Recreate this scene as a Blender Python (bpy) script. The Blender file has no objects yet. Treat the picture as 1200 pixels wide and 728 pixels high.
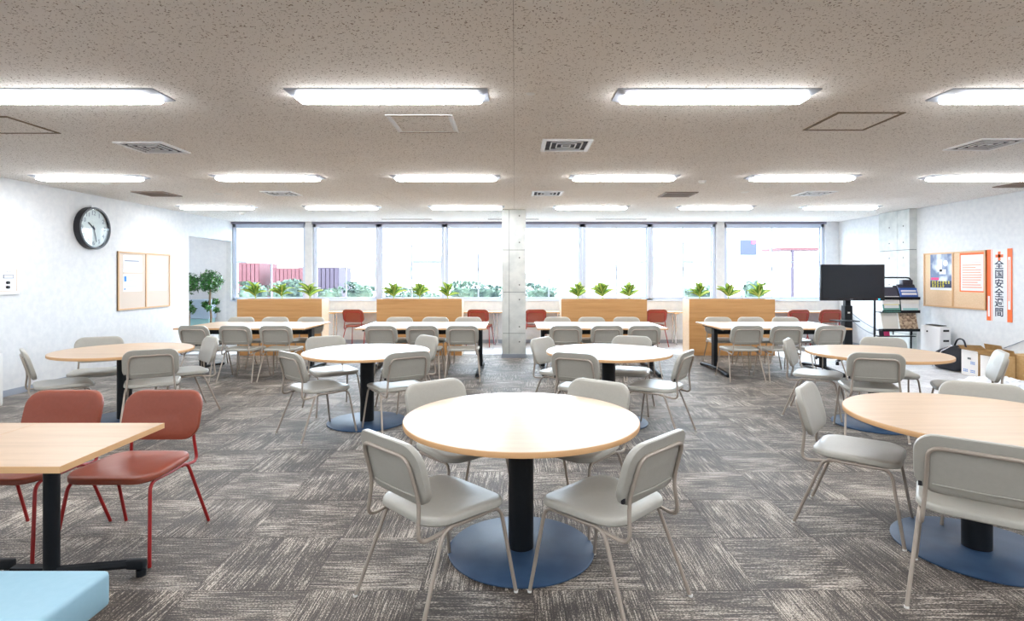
import bpy, bmesh, math, random
from mathutils import Vector, Matrix
random.seed(7)
SC = bpy.context.scene
COL = SC.collection
PI = math.pi

# ------------------------------------------------------------------ camera, world, exposure
cam_d = bpy.data.cameras.new('camera')
cam = bpy.data.objects.new('camera', cam_d); COL.objects.link(cam)
cam.location = (0, 0, 1.44); cam.rotation_euler = (PI/2, 0, 0)
cam_d.sensor_width = 36; cam_d.lens = 657/1200*36
cam_d.shift_x = -3/1200; cam_d.shift_y = -40/1200
cam_d.clip_end = 1500
SC.camera = cam
world = bpy.data.worlds.new('world'); SC.world = world; world.use_nodes = True
bg = world.node_tree.nodes['Background']
bg.inputs[0].default_value = (0.73, 0.855, 1.0, 1); bg.inputs[1].default_value = 8.5
LAMP = 21.0
vs = SC.view_settings
SC.display_settings.display_device = 'sRGB'
vs.view_transform = 'Standard'; vs.look = 'None'; vs.gamma = 1; vs.use_curve_mapping = False
vs.exposure = 1.12
cy = SC.cycles
cy.use_denoising = True; cy.max_bounces = 8; cy.diffuse_bounces = 4; cy.glossy_bounces = 3
cy.transparent_max_bounces = 8; cy.caustics_reflective = False; cy.caustics_refractive = False
cy.sample_clamp_indirect = 6

H = 2.62            # ceiling height
XL, XR, YB, YF = -6.1, 7.0, 12.1, -4.0

# ------------------------------------------------------------------ materials
def rgb(c): return (c[0], c[1], c[2], 1)
def mat(name, color, rough=0.5, metal=0.0, spec=0.5, coat=0.0, emit=None):
    m = bpy.data.materials.new(name); m.use_nodes = True
    b = m.node_tree.nodes['Principled BSDF']
    b.inputs['Base Color'].default_value = rgb(color); b.inputs['Roughness'].default_value = rough
    b.inputs['Metallic'].default_value = metal; b.inputs['Specular IOR Level'].default_value = spec
    if coat: b.inputs['Coat Weight'].default_value = coat; b.inputs['Coat Roughness'].default_value = 0.34
    if emit: b.inputs['Emission Color'].default_value = rgb(emit[0]); b.inputs['Emission Strength'].default_value = emit[1]
    return m
class NT:
    def __init__(s, m): s.t = m.node_tree; s.b = s.t.nodes['Principled BSDF']
    def n(s, typ, **kw):
        nd = s.t.nodes.new(typ)
        for k, v in kw.items(): setattr(nd, k, v)
        return nd
    def l(s, a, b): s.t.links.new(a, b)
    def math(s, op, a, b=None, c=None):
        nd = s.n('ShaderNodeMath', operation=op)
        for i, v in enumerate((a, b, c)):
            if v is None: continue
            if isinstance(v, (int, float)): nd.inputs[i].default_value = v
            else: s.l(v, nd.inputs[i])
        return nd.outputs[0]
    def pos(s, scale=(1,1,1), rot=(0,0,0), obj=False):
        if obj: src = s.n('ShaderNodeTexCoord').outputs['Object']
        else: src = s.n('ShaderNodeNewGeometry').outputs['Position']
        mp = s.n('ShaderNodeMapping'); mp.inputs['Scale'].default_value = scale; mp.inputs['Rotation'].default_value = rot
        s.l(src, mp.inputs[0]); return mp.outputs[0]
    def noise(s, vec, scale, detail=2, rough=0.5):
        nd = s.n('ShaderNodeTexNoise'); nd.inputs['Scale'].default_value = scale
        nd.inputs['Detail'].default_value = detail; nd.inputs['Roughness'].default_value = rough
        s.l(vec, nd.inputs['Vector']); return nd.outputs['Fac']
    def ramp(s, fac, stops):
        nd = s.n('ShaderNodeValToRGB'); cr = nd.color_ramp
        while len(cr.elements) < len(stops): cr.elements.new(0.5)
        for e, (p, c) in zip(cr.elements, stops): e.position = p; e.color = rgb(c)
        s.l(fac, nd.inputs[0]); return nd.outputs[0]
    def bump(s, h, strength=0.3, dist=0.01):
        nd = s.n('ShaderNodeBump'); nd.inputs['Strength'].default_value = strength; nd.inputs['Distance'].default_value = dist
        s.l(h, nd.inputs['Height']); s.l(nd.outputs[0], s.b.inputs['Normal'])
    def color(s, c): s.l(c, s.b.inputs['Base Color'])

def mottled(name, c1, c2, scale, rough=0.6, stretch=(1,1,1), bump=0, detail=3, spec=0.5, obj=False, lo=0.35, hi=0.65, coat=0):
    m = mat(name, c1, rough, spec=spec, coat=coat); t = NT(m)
    f = t.noise(t.pos(stretch, obj=obj), scale, detail)
    t.color(t.ramp(f, [(lo, c1), (hi, c2)]))
    if bump: t.bump(f, bump, 0.004)
    return m

M = {}
M['wall'] = mottled('wallpaper white', (0.70,0.72,0.745), (0.76,0.775,0.79), 14, 0.8, bump=0.15, spec=0.2)
M['wallgrey'] = mottled('wallpaper grey', (0.80,0.81,0.84), (0.85,0.86,0.88), 14, 0.8, spec=0.2)
M['base'] = mat('grey skirting', (0.33,0.37,0.44), 0.5)
M['concrete'] = mottled('concrete', (0.55,0.58,0.57), (0.67,0.69,0.67), 7, 0.75, bump=0.1, detail=6)
M['joint'] = mat('concrete joint', (0.20,0.23,0.22), 0.9)
M['hole'] = mat('tie hole dark', (0.12,0.13,0.13), 0.9)
M['ceilback'] = mat('ceiling joint shade', (0.35,0.31,0.28), 0.9)
M['frame'] = mat('pale aluminium window frame', (0.60,0.66,0.78), 0.35, 0.2)
M['darkframe'] = mat('grey violet header', (0.22,0.21,0.28), 0.5)
M['white'] = mat('white painted metal', (0.82,0.82,0.83), 0.4)
M['offwhite'] = mat('off white plastic', (0.78,0.78,0.76), 0.5)
M['lampbody'] = mat('lamp housing', (0.40,0.43,0.50), 0.4)
M['diffuser'] = mat('lit diffuser', (0.9,0.9,0.9), 0.5, emit=((0.96,0.98,1.0), LAMP))
M['seatgrey'] = mottled('light grey vinyl', (0.405,0.395,0.355), (0.42,0.41,0.37), 60, 0.34, bump=0.02, obj=True)
M['tube'] = mat('beige powder coated steel', (0.41,0.355,0.305), 0.35, 0.3)
M['seatred'] = mottled('brick red vinyl', (0.25,0.050,0.022), (0.265,0.054,0.025), 60, 0.38, bump=0.02, obj=True)
M['tubered'] = mat('red powder coated steel', (0.34,0.013,0.014), 0.35)
M['black'] = mat('matt black steel', (0.007,0.010,0.014), 0.5, spec=0.3)
M['steelskytint'] = mottled('black steel with painted sky tint', (0.030,0.070,0.150), (0.040,0.088,0.175), 9, 0.46, detail=4)  # black steel; blue window reflection is put into its base colour
M['tag'] = mat('black woven tag', (0.01,0.01,0.015), 0.6)
M['edge'] = mat('oak edge band', (0.66,0.39,0.19), 0.45)
M['chrome'] = mat('chrome', (0.7,0.7,0.75), 0.2, 0.9)
M['stool'] = mottled('sky blue vinyl', (0.27,0.46,0.57), (0.285,0.475,0.585), 40, 0.5, obj=True)
M['screen'] = mat('tv screen', (0.004,0.006,0.012), 0.18)
M['tvblack'] = mat('tv bezel', (0.008,0.008,0.012), 0.45)
M['cork'] = mottled('cork', (0.68,0.47,0.29), (0.76,0.55,0.36), 120, 0.85)
M['corkpale'] = mottled('pale beige felt', (0.62,0.53,0.45), (0.66,0.57,0.49), 90, 0.9)
M['boardframe'] = mat('board frame oak', (0.62,0.38,0.20), 0.5)
M['paper'] = mat('paper', (0.76,0.78,0.80), 0.7)
M['ink'] = mat('grey ink', (0.28,0.31,0.38), 0.7)
M['inkdark'] = mat('dark ink', (0.03,0.04,0.08), 0.7)
M['inkblue'] = mat('blue ink', (0.02,0.20,0.62), 0.7)
M['orange'] = mat('orange ink', (0.90,0.16,0.03), 0.6)
M['orangepale'] = mat('pale orange ink', (0.92,0.42,0.30), 0.6)
M['cyan'] = mat('tv led blue', (0.0,0.3,0.5), 0.4, emit=((0.05,0.6,1.0), 1.2))
M['redled'] = mat('tv led red', (0.4,0.03,0.03), 0.4)
M['yellow'] = mat('yellow ink', (0.85,0.72,0.03), 0.6)
M['pink'] = mat('magenta ink', (0.75,0.04,0.18), 0.6)
M['photo'] = mottled('poster photograph blue', (0.10,0.14,0.26), (0.55,0.60,0.68), 4.5, 0.5, detail=2, lo=0.42, hi=0.62)
M['card'] = mottled('cardboard', (0.48,0.30,0.12), (0.54,0.35,0.16), 25, 0.8)
M['cardwhite'] = mat('white carton face', (0.80,0.77,0.74), 0.7)
M['bag'] = mat('black nylon', (0.012,0.014,0.022), 0.6)
M['plastic'] = mat('white plastic sheet', (0.85,0.87,0.90), 0.35)
M['bookblue'] = mat('blue cover', (0.02,0.10,0.42), 0.4)
M['bookdark'] = mat('dark cover', (0.03,0.03,0.05), 0.4)
M['bookteal'] = mat('teal cover', (0.10,0.30,0.26), 0.4)
M['bookbrown'] = mottled('brown patterned cover', (0.16,0.09,0.06), (0.62,0.48,0.33), 28, 0.5, detail=2)
M['bookcream'] = mat('cream cover', (0.76,0.74,0.68), 0.5)
M['stone'] = mat('soil', (0.10,0.07,0.05), 0.9)
M['ground'] = mat('asphalt ground', (0.30,0.30,0.30), 0.9)
M['hedge'] = mottled('hedge leaf', (0.010,0.026,0.020), (0.085,0.125,0.080), 3, 0.8)
M['fencered'] = mat('dull red sheet', (0.085,0.020,0.024), 0.7)
M['fenceviolet'] = mat('violet grey sheet', (0.036,0.022,0.038), 0.7)
M['building'] = mat('white building', (0.80,0.80,0.80), 0.8)
M['signblue'] = mat('building glass blue', (0.018,0.024,0.045), 0.4)
M['hill'] = mottled('hazy hill', (0.062,0.070,0.074), (0.075,0.082,0.082), 0.03, 0.9)
M['paleblue'] = mat('pale blue box', (0.50,0.62,0.76), 0.5)
M['tealpl'] = mat('pale teal box', (0.35,0.62,0.64), 0.5)
M['face'] = mat('clock face', (0.80,0.84,0.86), 0.5)
M['brownvent'] = mat('brown vent', (0.24,0.17,0.13), 0.6)
M['ventdark'] = mat('vent shadow', (0.05,0.05,0.07), 0.8)
M['hatchdark'] = mat('hatch joint', (0.16,0.11,0.06), 0.7)
M['topiary'] = mottled('dark green leaves', (0.010,0.045,0.012), (0.05,0.22,0.03), 30, 0.35, detail=1, lo=0.4, hi=0.6)
M['stem'] = mottled('brown stem', (0.18,0.12,0.07), (0.32,0.24,0.15), 60, 0.8)

def carpet_mat(name, stops, spec=0.6):
    m = mat(name, (0.2,0.2,0.2), 0.6, spec=spec); t = NT(m); T = 0.52
    t.b.inputs['Sheen Weight'].default_value = 0.12; t.b.inputs['Sheen Roughness'].default_value = 0.35
    g = t.n('ShaderNodeNewGeometry').outputs['Position']
    sp = t.n('ShaderNodeSeparateXYZ'); t.l(g, sp.inputs[0])
    x = t.math('ADD', sp.outputs[0], -0.085 + 52.0); y = t.math('ADD', sp.outputs[1], -0.49 + 52.0)
    u = t.math('FLOOR', t.math('DIVIDE', x, T)); v = t.math('FLOOR', t.math('DIVIDE', y, T))
    ck = t.math('MODULO', t.math('ADD', u, v), 2.0)
    iv = t.math('SUBTRACT', 1.0, ck)
    qa = t.math('ADD', t.math('MULTIPLY', x, iv), t.math('MULTIPLY', y, ck))   # along the strands
    qb = t.math('ADD', t.math('MULTIPLY', y, iv), t.math('MULTIPLY', x, ck))
    cu = t.n('ShaderNodeCombineXYZ'); t.l(u, cu.inputs[0]); t.l(v, cu.inputs[1])
    wn = t.n('ShaderNodeTexWhiteNoise', noise_dimensions='2D'); t.l(cu.outputs[0], wn.inputs['Vector'])
    off = t.math('MULTIPLY', wn.outputs['Value'], 40.0)
    def vec(sa, sb):
        c = t.n('ShaderNodeCombineXYZ')
        t.l(t.math('MULTIPLY', qa, sa), c.inputs[0]); t.l(t.math('MULTIPLY', qb, sb), c.inputs[1]); t.l(off, c.inputs[2])
        return c.outputs[0]
    streak = t.noise(vec(5.5, 165), 1.0, 1.5, 0.6)
    tuft = t.noise(vec(110, 240), 1.0, 1, 0.5)
    blot = t.noise(vec(2.2, 5.0), 1.0, 2, 0.6)
    f = t.math('ADD', t.math('MULTIPLY', t.math('SUBTRACT', streak, 0.5), 1.25), t.math('MULTIPLY', t.math('SUBTRACT', blot, 0.5), 0.62))
    f = t.math('ADD', f, t.math('MULTIPLY', t.math('SUBTRACT', tuft, 0.5), 1.0))
    f = t.math('ADD', f, t.math('MULTIPLY', t.math('SUBTRACT', t.noise(t.pos((1,2.2,1)), 2.3, 3, 0.6), 0.5), 0.55))
    f = t.math('ADD', f, t.math('MULTIPLY_ADD', wn.outputs['Value'], 0.05, 0.455))
    t.color(t.ramp(f, stops)); t.bump(t.math('ADD', streak, tuft), 0.35, 0.004)
    return m
M['carpet'] = carpet_mat('loop pile carpet tile', [(0.27,(0.026,0.019,0.014)), (0.47,(0.070,0.054,0.043)), (0.59,(0.160,0.132,0.108)), (0.76,(0.54,0.48,0.41))])
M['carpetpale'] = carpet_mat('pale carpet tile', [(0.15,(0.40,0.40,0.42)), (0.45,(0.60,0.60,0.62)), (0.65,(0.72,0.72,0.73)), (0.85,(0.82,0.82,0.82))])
M['carpetback'] = mat('carpet joint', (0.06,0.05,0.05), 0.9)

def ceiling_mat():
    m = mat('fissured rock wool board', (0.82,0.78,0.745), 0.9, spec=0.1); t = NT(m)
    a = t.noise(t.pos((62,120,1), (0,0,0.75)), 1.0, 1, 0.4)
    b = t.noise(t.pos((130,66,1), (0,0,0.5)), 1.0, 1, 0.4)
    c = t.noise(t.pos((1,1,1)), 2.0, 2)
    da = t.math('GREATER_THAN', a, 0.69); db = t.math('GREATER_THAN', b, 0.70)
    d = t.math('MAXIMUM', da, db)
    base = t.ramp(c, [(0.3,(0.84,0.805,0.765)), (0.7,(0.87,0.835,0.795))])
    mx = t.n('ShaderNodeMix', data_type='RGBA'); t.l(d, mx.inputs[0]); t.l(base, mx.inputs[6]); mx.inputs[7].default_value = (0.25,0.19,0.15,1)
    t.color(mx.outputs[2]); t.bump(t.math('SUBTRACT', 1.0, d), 0.5, 0.003)
    return m
M['ceil'] = ceiling_mat()

def wood_mat(name, c1, c2, c3, rough=0.35, axis='x', coat=0.0, scale=1.0, spec=0.5):
    m = mat(name, c1, rough, spec=spec, coat=coat); t = NT(m)
    s = (1.2, 26, 26) if axis == 'x' else (26, 1.2, 26)
    p = t.pos(tuple(k*scale for k in s)); f = t.noise(p, 1.0, 4, 0.6)
    s2 = (8, 160, 160) if axis == 'x' else (160, 8, 160)
    g = t.noise(t.pos(tuple(k*scale for k in s2)), 1.0, 2)
    h = t.math('ADD', t.math('MULTIPLY', f, 0.75), t.math('MULTIPLY', g, 0.25))
    t.color(t.ramp(h, [(0.35, c1), (0.5, c2), (0.66, c3)]))
    return m
M['tabletop'] = wood_mat('pale oak laminate', (0.47,0.310,0.172), (0.53,0.355,0.208), (0.58,0.405,0.248), 0.38, coat=0.5)
M['oak'] = wood_mat('honey oak laminate', (0.44,0.215,0.070), (0.53,0.275,0.10), (0.57,0.31,0.12), 0.45, scale=0.7)
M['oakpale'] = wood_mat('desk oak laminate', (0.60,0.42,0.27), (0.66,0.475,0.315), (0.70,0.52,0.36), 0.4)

def leaf_mat():
    m = mat('variegated leaf', (0.3,0.5,0.1), 0.4); t = NT(m)
    tc = t.n('ShaderNodeTexCoord').outputs['Object']; sp = t.n('ShaderNodeSeparateXYZ'); t.l(tc, sp.inputs[0])
    ay = t.math('ABSOLUTE', sp.outputs[1])
    nz = t.noise(t.pos((30,60,30), obj=True), 1.0, 2)
    f = t.math('ADD', t.math('MULTIPLY', ay, 26.0), t.math('MULTIPLY', nz, 0.5))
    t.color(t.ramp(f, [(0.25,(0.70,0.72,0.24)), (0.60,(0.48,0.60,0.12)), (0.88,(0.04,0.18,0.02))]))
    tr = t.n('ShaderNodeBsdfTranslucent'); tr.inputs[0].default_value = (0.30,0.45,0.08,1); ad = t.n('ShaderNodeMixShader'); ad.inputs[0].default_value = 0.25
    t.l(t.b.outputs[0], ad.inputs[1]); t.l(tr.outputs[0], ad.inputs[2]); t.l(ad.outputs[0], t.t.nodes['Material Output'].inputs[0])
    return m
M['leaf'] = leaf_mat()

def glass_mat():
    m = bpy.data.materials.new('window glass'); m.use_nodes = True; nt = m.node_tree
    nt.nodes.remove(nt.nodes['Principled BSDF'])
    out = nt.nodes['Material Output']; tr = nt.nodes.new('ShaderNodeBsdfTransparent'); tr.inputs[0].default_value = (0.95,0.97,0.97,1)
    gl = nt.nodes.new('ShaderNodeBsdfGlossy'); gl.inputs['Roughness'].default_value = 0.02
    fr = nt.nodes.new('ShaderNodeFresnel'); fr.inputs[0].default_value = 1.45
    mx = nt.nodes.new('ShaderNodeMixShader')
    ge = nt.nodes.new('ShaderNodeNewGeometry'); sb = nt.nodes.new('ShaderNodeMath'); sb.operation = 'SUBTRACT'; sb.inputs[0].default_value = 1.0
    nt.links.new(ge.outputs['Backfacing'], sb.inputs[1]); mu = nt.nodes.new('ShaderNodeMath'); mu.operation = 'MULTIPLY'
    nt.links.new(fr.outputs[0], mu.inputs[0]); nt.links.new(sb.outputs[0], mu.inputs[1]); nt.links.new(mu.outputs[0], mx.inputs[0])
    nt.links.new(tr.outputs[0], mx.inputs[1]); nt.links.new(gl.outputs[0], mx.inputs[2]); nt.links.new(mx.outputs[0], out.inputs[0])
    return m
M['glass'] = glass_mat()

# ------------------------------------------------------------------ geometry helpers
def BM(): return bmesh.new()
def box(bm, x0, x1, y0, y1, z0, z1, mtx=None):
    v = [bm.verts.new(Vector((x, y, z)) if mtx is None else mtx @ Vector((x, y, z))) for z in (z0, z1) for y in (y0, y1) for x in (x0, x1)]
    for f in ((0,2,3,1), (4,5,7,6), (0,1,5,4), (2,6,7,3), (0,4,6,2), (1,3,7,5)): bm.faces.new([v[i] for i in f])
    return bm
def rbox(bm, x0, x1, y0, y1, z0, z1, r=0.01, seg=2):
    b2 = BM(); box(b2, x0, x1, y0, y1, z0, z1)
    bmesh.ops.bevel(b2, geom=b2.edges[:], offset=r, segments=seg, profile=0.5, affect='EDGES')
    join(bm, b2); return bm
def join(bm, b2):
    me = bpy.data.meshes.new('tmp'); b2.to_mesh(me); b2.free(); bm.from_mesh(me); bpy.data.meshes.remove(me)
def cyl(bm, c, r, z0, z1, seg=24, r2=None, mtx=None):
    r2 = r if r2 is None else r2
    a = []; b = []
    for i in range(seg):
        t = 2*PI*i/seg
        p = Vector((c[0]+r*math.cos(t), c[1]+r*math.sin(t), z0)); q = Vector((c[0]+r2*math.cos(t), c[1]+r2*math.sin(t), z1))
        if mtx is not None: p = mtx @ p; q = mtx @ q
        a.append(bm.verts.new(p)); b.append(bm.verts.new(q))
    bm.faces.new(a[::-1]); bm.faces.new(b)
    for i in range(seg): j = (i+1) % seg; bm.faces.new((a[i], a[j], b[j], b[i]))
    return bm
def lathe(bm, prof, seg=48, c=(0,0)):
    rings = []
    for r, z in prof:
        rings.append([bm.verts.new((c[0]+r*math.cos(2*PI*i/seg), c[1]+r*math.sin(2*PI*i/seg), z)) for i in range(seg)])
    for a, b in zip(rings, rings[1:]):
        for i in range(seg): j = (i+1) % seg; bm.faces.new((a[i], a[j], b[j], b[i]))
    bm.faces.new(rings[0][::-1]); bm.faces.new(rings[-1]); return bm
def fillet(pts, rads, n=5):
    pts = [Vector(p) for p in pts]; out = [pts[0]]
    for i in range(1, len(pts)-1):
        r = rads[i-1] if i-1 < len(rads) else 0
        p0, p, p1 = pts[i-1], pts[i], pts[i+1]
        if r <= 0: out.append(p); continue
        a = (p0-p).normalized(); b = (p1-p).normalized(); A = p+a*r; B = p+b*r
        for k in range(n+1): t = k/n; out.append(A*(1-t)**2 + p*2*t*(1-t) + B*t*t)
    out.append(pts[-1]); return out
def tube(bm, pts, r, seg=8, closed=False):
    pts = [Vector(p) for p in pts]; n = len(pts); rings = []; nrm = None
    for i in range(n):
        if closed: t = (pts[(i+1) % n]-pts[i-1]).normalized()
        else: t = (pts[min(i+1, n-1)]-pts[max(i-1, 0)]).normalized()
        if nrm is None:
            nrm = t.orthogonal().normalized()
        nrm = (nrm - t*nrm.dot(t)).normalized(); b = t.cross(nrm)
        rings.append([bm.verts.new(pts[i]+(nrm*math.cos(2*PI*k/seg)+b*math.sin(2*PI*k/seg))*r) for k in range(seg)])
    m = n if closed else n-1
    for i in range(m):
        a, b2 = rings[i], rings[(i+1) % n]
        for k in range(seg): j = (k+1) % seg; bm.faces.new((a[k], a[j], b2[j], b2[k]))
    if not closed: bm.faces.new(rings[0][::-1]); bm.faces.new(rings[-1])
    return bm
def rr(w, h, r, n=6):
    out = []
    for cx, cy_, a0 in ((w/2-r, h/2-r, 0), (-w/2+r, h/2-r, 90), (-w/2+r, -h/2+r, 180), (w/2-r, -h/2+r, 270)):
        for k in range(n+1):
            a = math.radians(a0+90*k/n); out.append((cx+r*math.cos(a), cy_+r*math.sin(a)))
    return out
def pad(bm, w, h, r, layers, fn, n=6, rows=6):
    """cushion: rounded rectangle rings (inset, depth), end faces filled by shrinking rings so they can be bent"""
    L = list(layers)
    i0, d0 = L[0]; i1, d1 = L[-1]
    first = [(i0+(min(w,h)/2-i0)*k/rows*0.96, d0) for k in range(rows, 0, -1)]
    last = [(i1+(min(w,h)/2-i1)*k/rows*0.96, d1) for k in range(1, rows+1)]
    rings = []
    for ins, d in first+L+last:
        ww, hh = w-2*ins, h-2*ins; rad = max(0.002, min(r-ins*0.9, min(ww, hh)/2-0.0005)) if ins < r else min(0.004, min(ww,hh)/2.2)
        rings.append([bm.verts.new(fn(x, y, d)) for x, y in rr(ww, hh, rad, n)])
    for a, b in zip(rings, rings[1:]):
        m = len(a)
        for k in range(m): j = (k+1) % m; bm.faces.new((a[k], a[j], b[j], b[k]))
    bm.faces.new(rings[0][::-1]); bm.faces.new(rings[-1]); return bm

def wloc(p):
    v = Vector((0,0,0))
    while p is not None: v += p.location; p = p.parent
    return v
def mesh_of(name, bm, m, angle=40):
    bmesh.ops.recalc_face_normals(bm, faces=bm.faces[:])
    me = bpy.data.meshes.new(name); bm.to_mesh(me); bm.free()
    me.materials.append(m); me.shade_smooth(); me.set_sharp_from_angle(angle=math.radians(angle))
    return me
def obj(name, bm, m, parent=None, base=True):
    """world coordinates in; origin goes to the thing's base, or to the parent's frame"""
    bm.verts.ensure_lookup_table()
    if parent is None:
        xs = [v.co for v in bm.verts]
        lo = Vector((min(c.x for c in xs), min(c.y for c in xs), min(c.z for c in xs))); hi = Vector((max(c.x for c in xs), max(c.y for c in xs), 0))
        off = Vector(((lo.x+hi.x)/2, (lo.y+hi.y)/2, lo.z))
    else: off = wloc(parent)
    bmesh.ops.translate(bm, verts=bm.verts, vec=-off)
    o = bpy.data.objects.new(name, mesh_of(name, bm, m)); COL.objects.link(o)
    if parent is None: o.location = off
    else: o.parent = parent
    return o
def tag(o, label, cat, group=None):
    o['label'] = label; o['category'] = cat
    if group: o['group'] = group
    return o
def thing(name, label, cat, loc=(0,0,0), group=None):
    o = bpy.data.objects.new(name, None); COL.objects.link(o); o.location = loc; o.empty_display_size = 0.1
    return tag(o, label, cat, group)
def sroot(name, loc=(0,0,0)):
    o = bpy.data.objects.new(name, None); COL.objects.link(o); o.location = loc; o['kind'] = 'structure'; return o
def struct(name, bm, m, parent=None):
    o = obj(name, bm, m, parent)
    if parent is None: o['kind'] = 'structure'
    return o
def stuffpart(o): o['kind'] = 'stuff'; return o
def dup(root, loc, rz, label, group=None):
    r = root.copy(); COL.objects.link(r); r.location = loc; r.rotation_euler = (0,0,rz); r['label'] = label
    if group: r['group'] = group
    for ch in list(root.children):
        c = ch.copy(); COL.objects.link(c); c.parent = r
        for g in list(ch.children):
            d = g.copy(); COL.objects.link(d); d.parent = c
    return r
def text_mesh(bm, s, mtx, size, bold=0.0, depth=0.001, align='CENTER'):
    cu = bpy.data.curves.new('t', 'FONT'); cu.body = s; cu.size = size; cu.align_x = align; cu.align_y = 'CENTER'
    cu.offset = bold; cu.extrude = depth; cu.resolution_u = 3
    o = bpy.data.objects.new('t', cu); COL.objects.link(o)
    dg = bpy.context.evaluated_depsgraph_get(); dg.update()
    me = bpy.data.meshes.new_from_object(o.evaluated_get(dg)); me.transform(mtx)
    n = len(me.vertices)
    bm.from_mesh(me); bpy.data.meshes.remove(me); bpy.data.objects.remove(o); bpy.data.curves.remove(cu)
    return n
# flat frames on the side walls: local x (reading direction), local y (up), local z (out of wall)
def frame_left(x, y, z):   # left wall, faces +X; reading direction seen from the room: far = right (+Y)
    return Matrix(((0,0,1,x),(1,0,0,y),(0,1,0,z),(0,0,0,1)))
def frame_right(x, y, z):  # right wall, faces -X; reading direction: -Y
    return Matrix(((0,0,-1,x),(-1,0,0,y),(0,1,0,z),(0,0,0,1)))
def frame_front(x, y, z):  # faces -Y (towards the camera), reading direction +X
    return Matrix(((1,0,0,x),(0,0,-1,y),(0,1,0,z),(0,0,0,1)))

# ------------------------------------------------------------------ the room
T = 0.52; OX, OY = 0.085, 0.49
floor = struct('floor', box(BM(), -8.2, XR+0.2, YF, YB+0.1, -0.05, -0.001), M['carpetback'])
def tile_mesh():
    return mesh_of('carpet_tile', box(BM(), 0.0015, T-0.0015, 0.0015, T-0.0015, 0, 0.006), M['carpet'])
tme = tile_mesh(); tmep = mesh_of('pale_carpet_tile', box(BM(), 0.0015, T-0.0015, 0.0015, T-0.0015, 0, 0.006), M['carpetpale'])
cells = []
for i in range(-16, 14):
    for j in range(-9, 23):
        x0, y0 = OX+i*T, OY+j*T
        if x0+T < XL or x0 > XR or y0 > YB: continue
        if x0+T/2 < XL and y0 < 10: continue
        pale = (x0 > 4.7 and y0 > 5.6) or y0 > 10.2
        xc, yc = x0+T/2, y0+T/2
        vis = y0 > 1.9 and abs(xc) < yc*0.94+0.2
        cells.append((0 if vis else 1, yc, x0, y0, pale))
cells.sort()
rest = BM(); restp = BM(); done = 0
for hid, yc, x0, y0, pale in cells:
    x1 = min(x0+T, XR+0.05); y1 = min(y0+T, YB)
    if not hid and done < 300 and x1-x0 > T-0.01 and y1-y0 > T-0.01:
        o = bpy.data.objects.new('carpet_tile', tmep if pale else tme); COL.objects.link(o); o.parent = floor
        o.location = Vector((x0, y0, -0.006)) - floor.location; done += 1
    else: box(restp if pale else rest, max(x0, -8.1)+0.0015, x1-0.0015, y0+0.0015, y1-0.0015, -0.006, 0)
for b, m in ((rest, M['carpet']), (restp, M['carpetpale'])): stuffpart(obj('carpet_tiling', b, m, floor))

ceil = struct('ceiling', box(BM(), -8.2, XR+0.2, YF, YB+0.1, H+0.006, H+0.08), M['ceilback'])
cpm = {}
PW, PD = 1.91, 0.955
y0 = 2.64-PD*7
row = 0
while y0 < YB:
    x0 = -0.005-PW*5 + (0 if row % 2 == 0 else 0)
    while x0 < XR:
        xa, xb, ya, yb = max(x0, -8.1), min(x0+PW, XR), max(y0, YF), min(y0+PD, YB)
        if xb-xa > 0.02 and yb-ya > 0.02 and not (xb < XL+0.05 and yb < 10):
            key = (round(xb-xa, 3), round(yb-ya, 3))
            if key not in cpm: cpm[key] = mesh_of('ceiling_panel', box(BM(), 0.0012, key[0]-0.0012, 0.0012, key[1]-0.0012, 0, 0.008), M['ceil'])
            o = bpy.data.objects.new('ceiling_panel', cpm[key]); COL.objects.link(o); o.parent = ceil
            o.location = Vector((xa, ya, H)) - ceil.location
        x0 += PW
    y0 += PD; row += 1

# left wall with the opening to the alcove
b = BM(); box(b, XL-0.12, XL, YF, 10.5, 0, H); box(b, XL-0.12, XL, 10.5, YB, 2.2, H)
struct('wall_left', b, M['wall'])
struct('baseboard_left', box(BM(), XL, XL+0.01, YF, 10.5, 0, 0.075), M['base'])
b = BM(); box(b, -8.1, -8.0, 10.4, YB, 0, H); box(b, -8.0, XL-0.12, 10.4, 10.5, 0, H); struct('wall_alcove', b, M['wallgrey'])
struct('wall_right', box(BM(), XR, XR+0.12, YF, YB+0.1, 0, H), M['wall'])
b = BM(); box(b, XR-0.01, XR, YF, 9.75, 0, 0.075); box(b, XR-0.01, XR, 10.57, YB, 0, 0.075); struct('baseboard_right', b, M['base'])
struct('wall_front', box(BM(), XL-0.12, XR+0.12, YF-0.1, YF, 0, H), M['wall'])
# window wall
SX = lambda px: (px-603)*YB/657
WZ0, WZ1 = 0.925, 2.60
g1 = (SX(271), SX(357.5)); g2 = (SX(366), SX(839.5)); g3 = (SX(849), SX(967.5))
b = BM()
box(b, XL-0.12, XR+0.1, YB, YB+0.2, 0, WZ0)
box(b, XL-0.12, XR+0.1, YB, YB+0.2, WZ1, H)
for xa, xb in ((XL-0.12, g1[0]), (g1[1], g2[0]), (g2[1], g3[0]), (g3[1], XR+0.1)): box(b, xa, xb, YB, YB+0.2, WZ0, WZ1)
struct('wall_back', b, M['wall'])
struct('wall_back_alcove', box(BM(), -8.1, XL-0.12, YB, YB+0.2, 0, H), M['wallgrey'])
struct('baseboard_back', box(BM(), XL, XR, YB-0.012, YB, 0, 0.075), M['base'])
b = BM()
for g in (g1, g2, g3): box(b, g[0]-0.01, g[1]+0.01, YB-0.03, YB, WZ0-0.02, WZ0)
struct('trim_window_ledge', b, M['frame'])
b = BM()
for g in (g1, g2, g3): box(b, g[0], g[1], YB-0.04, YB, 2.568, 2.612)
struct('trim_curtain_track', b, M['darkframe'])

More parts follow.
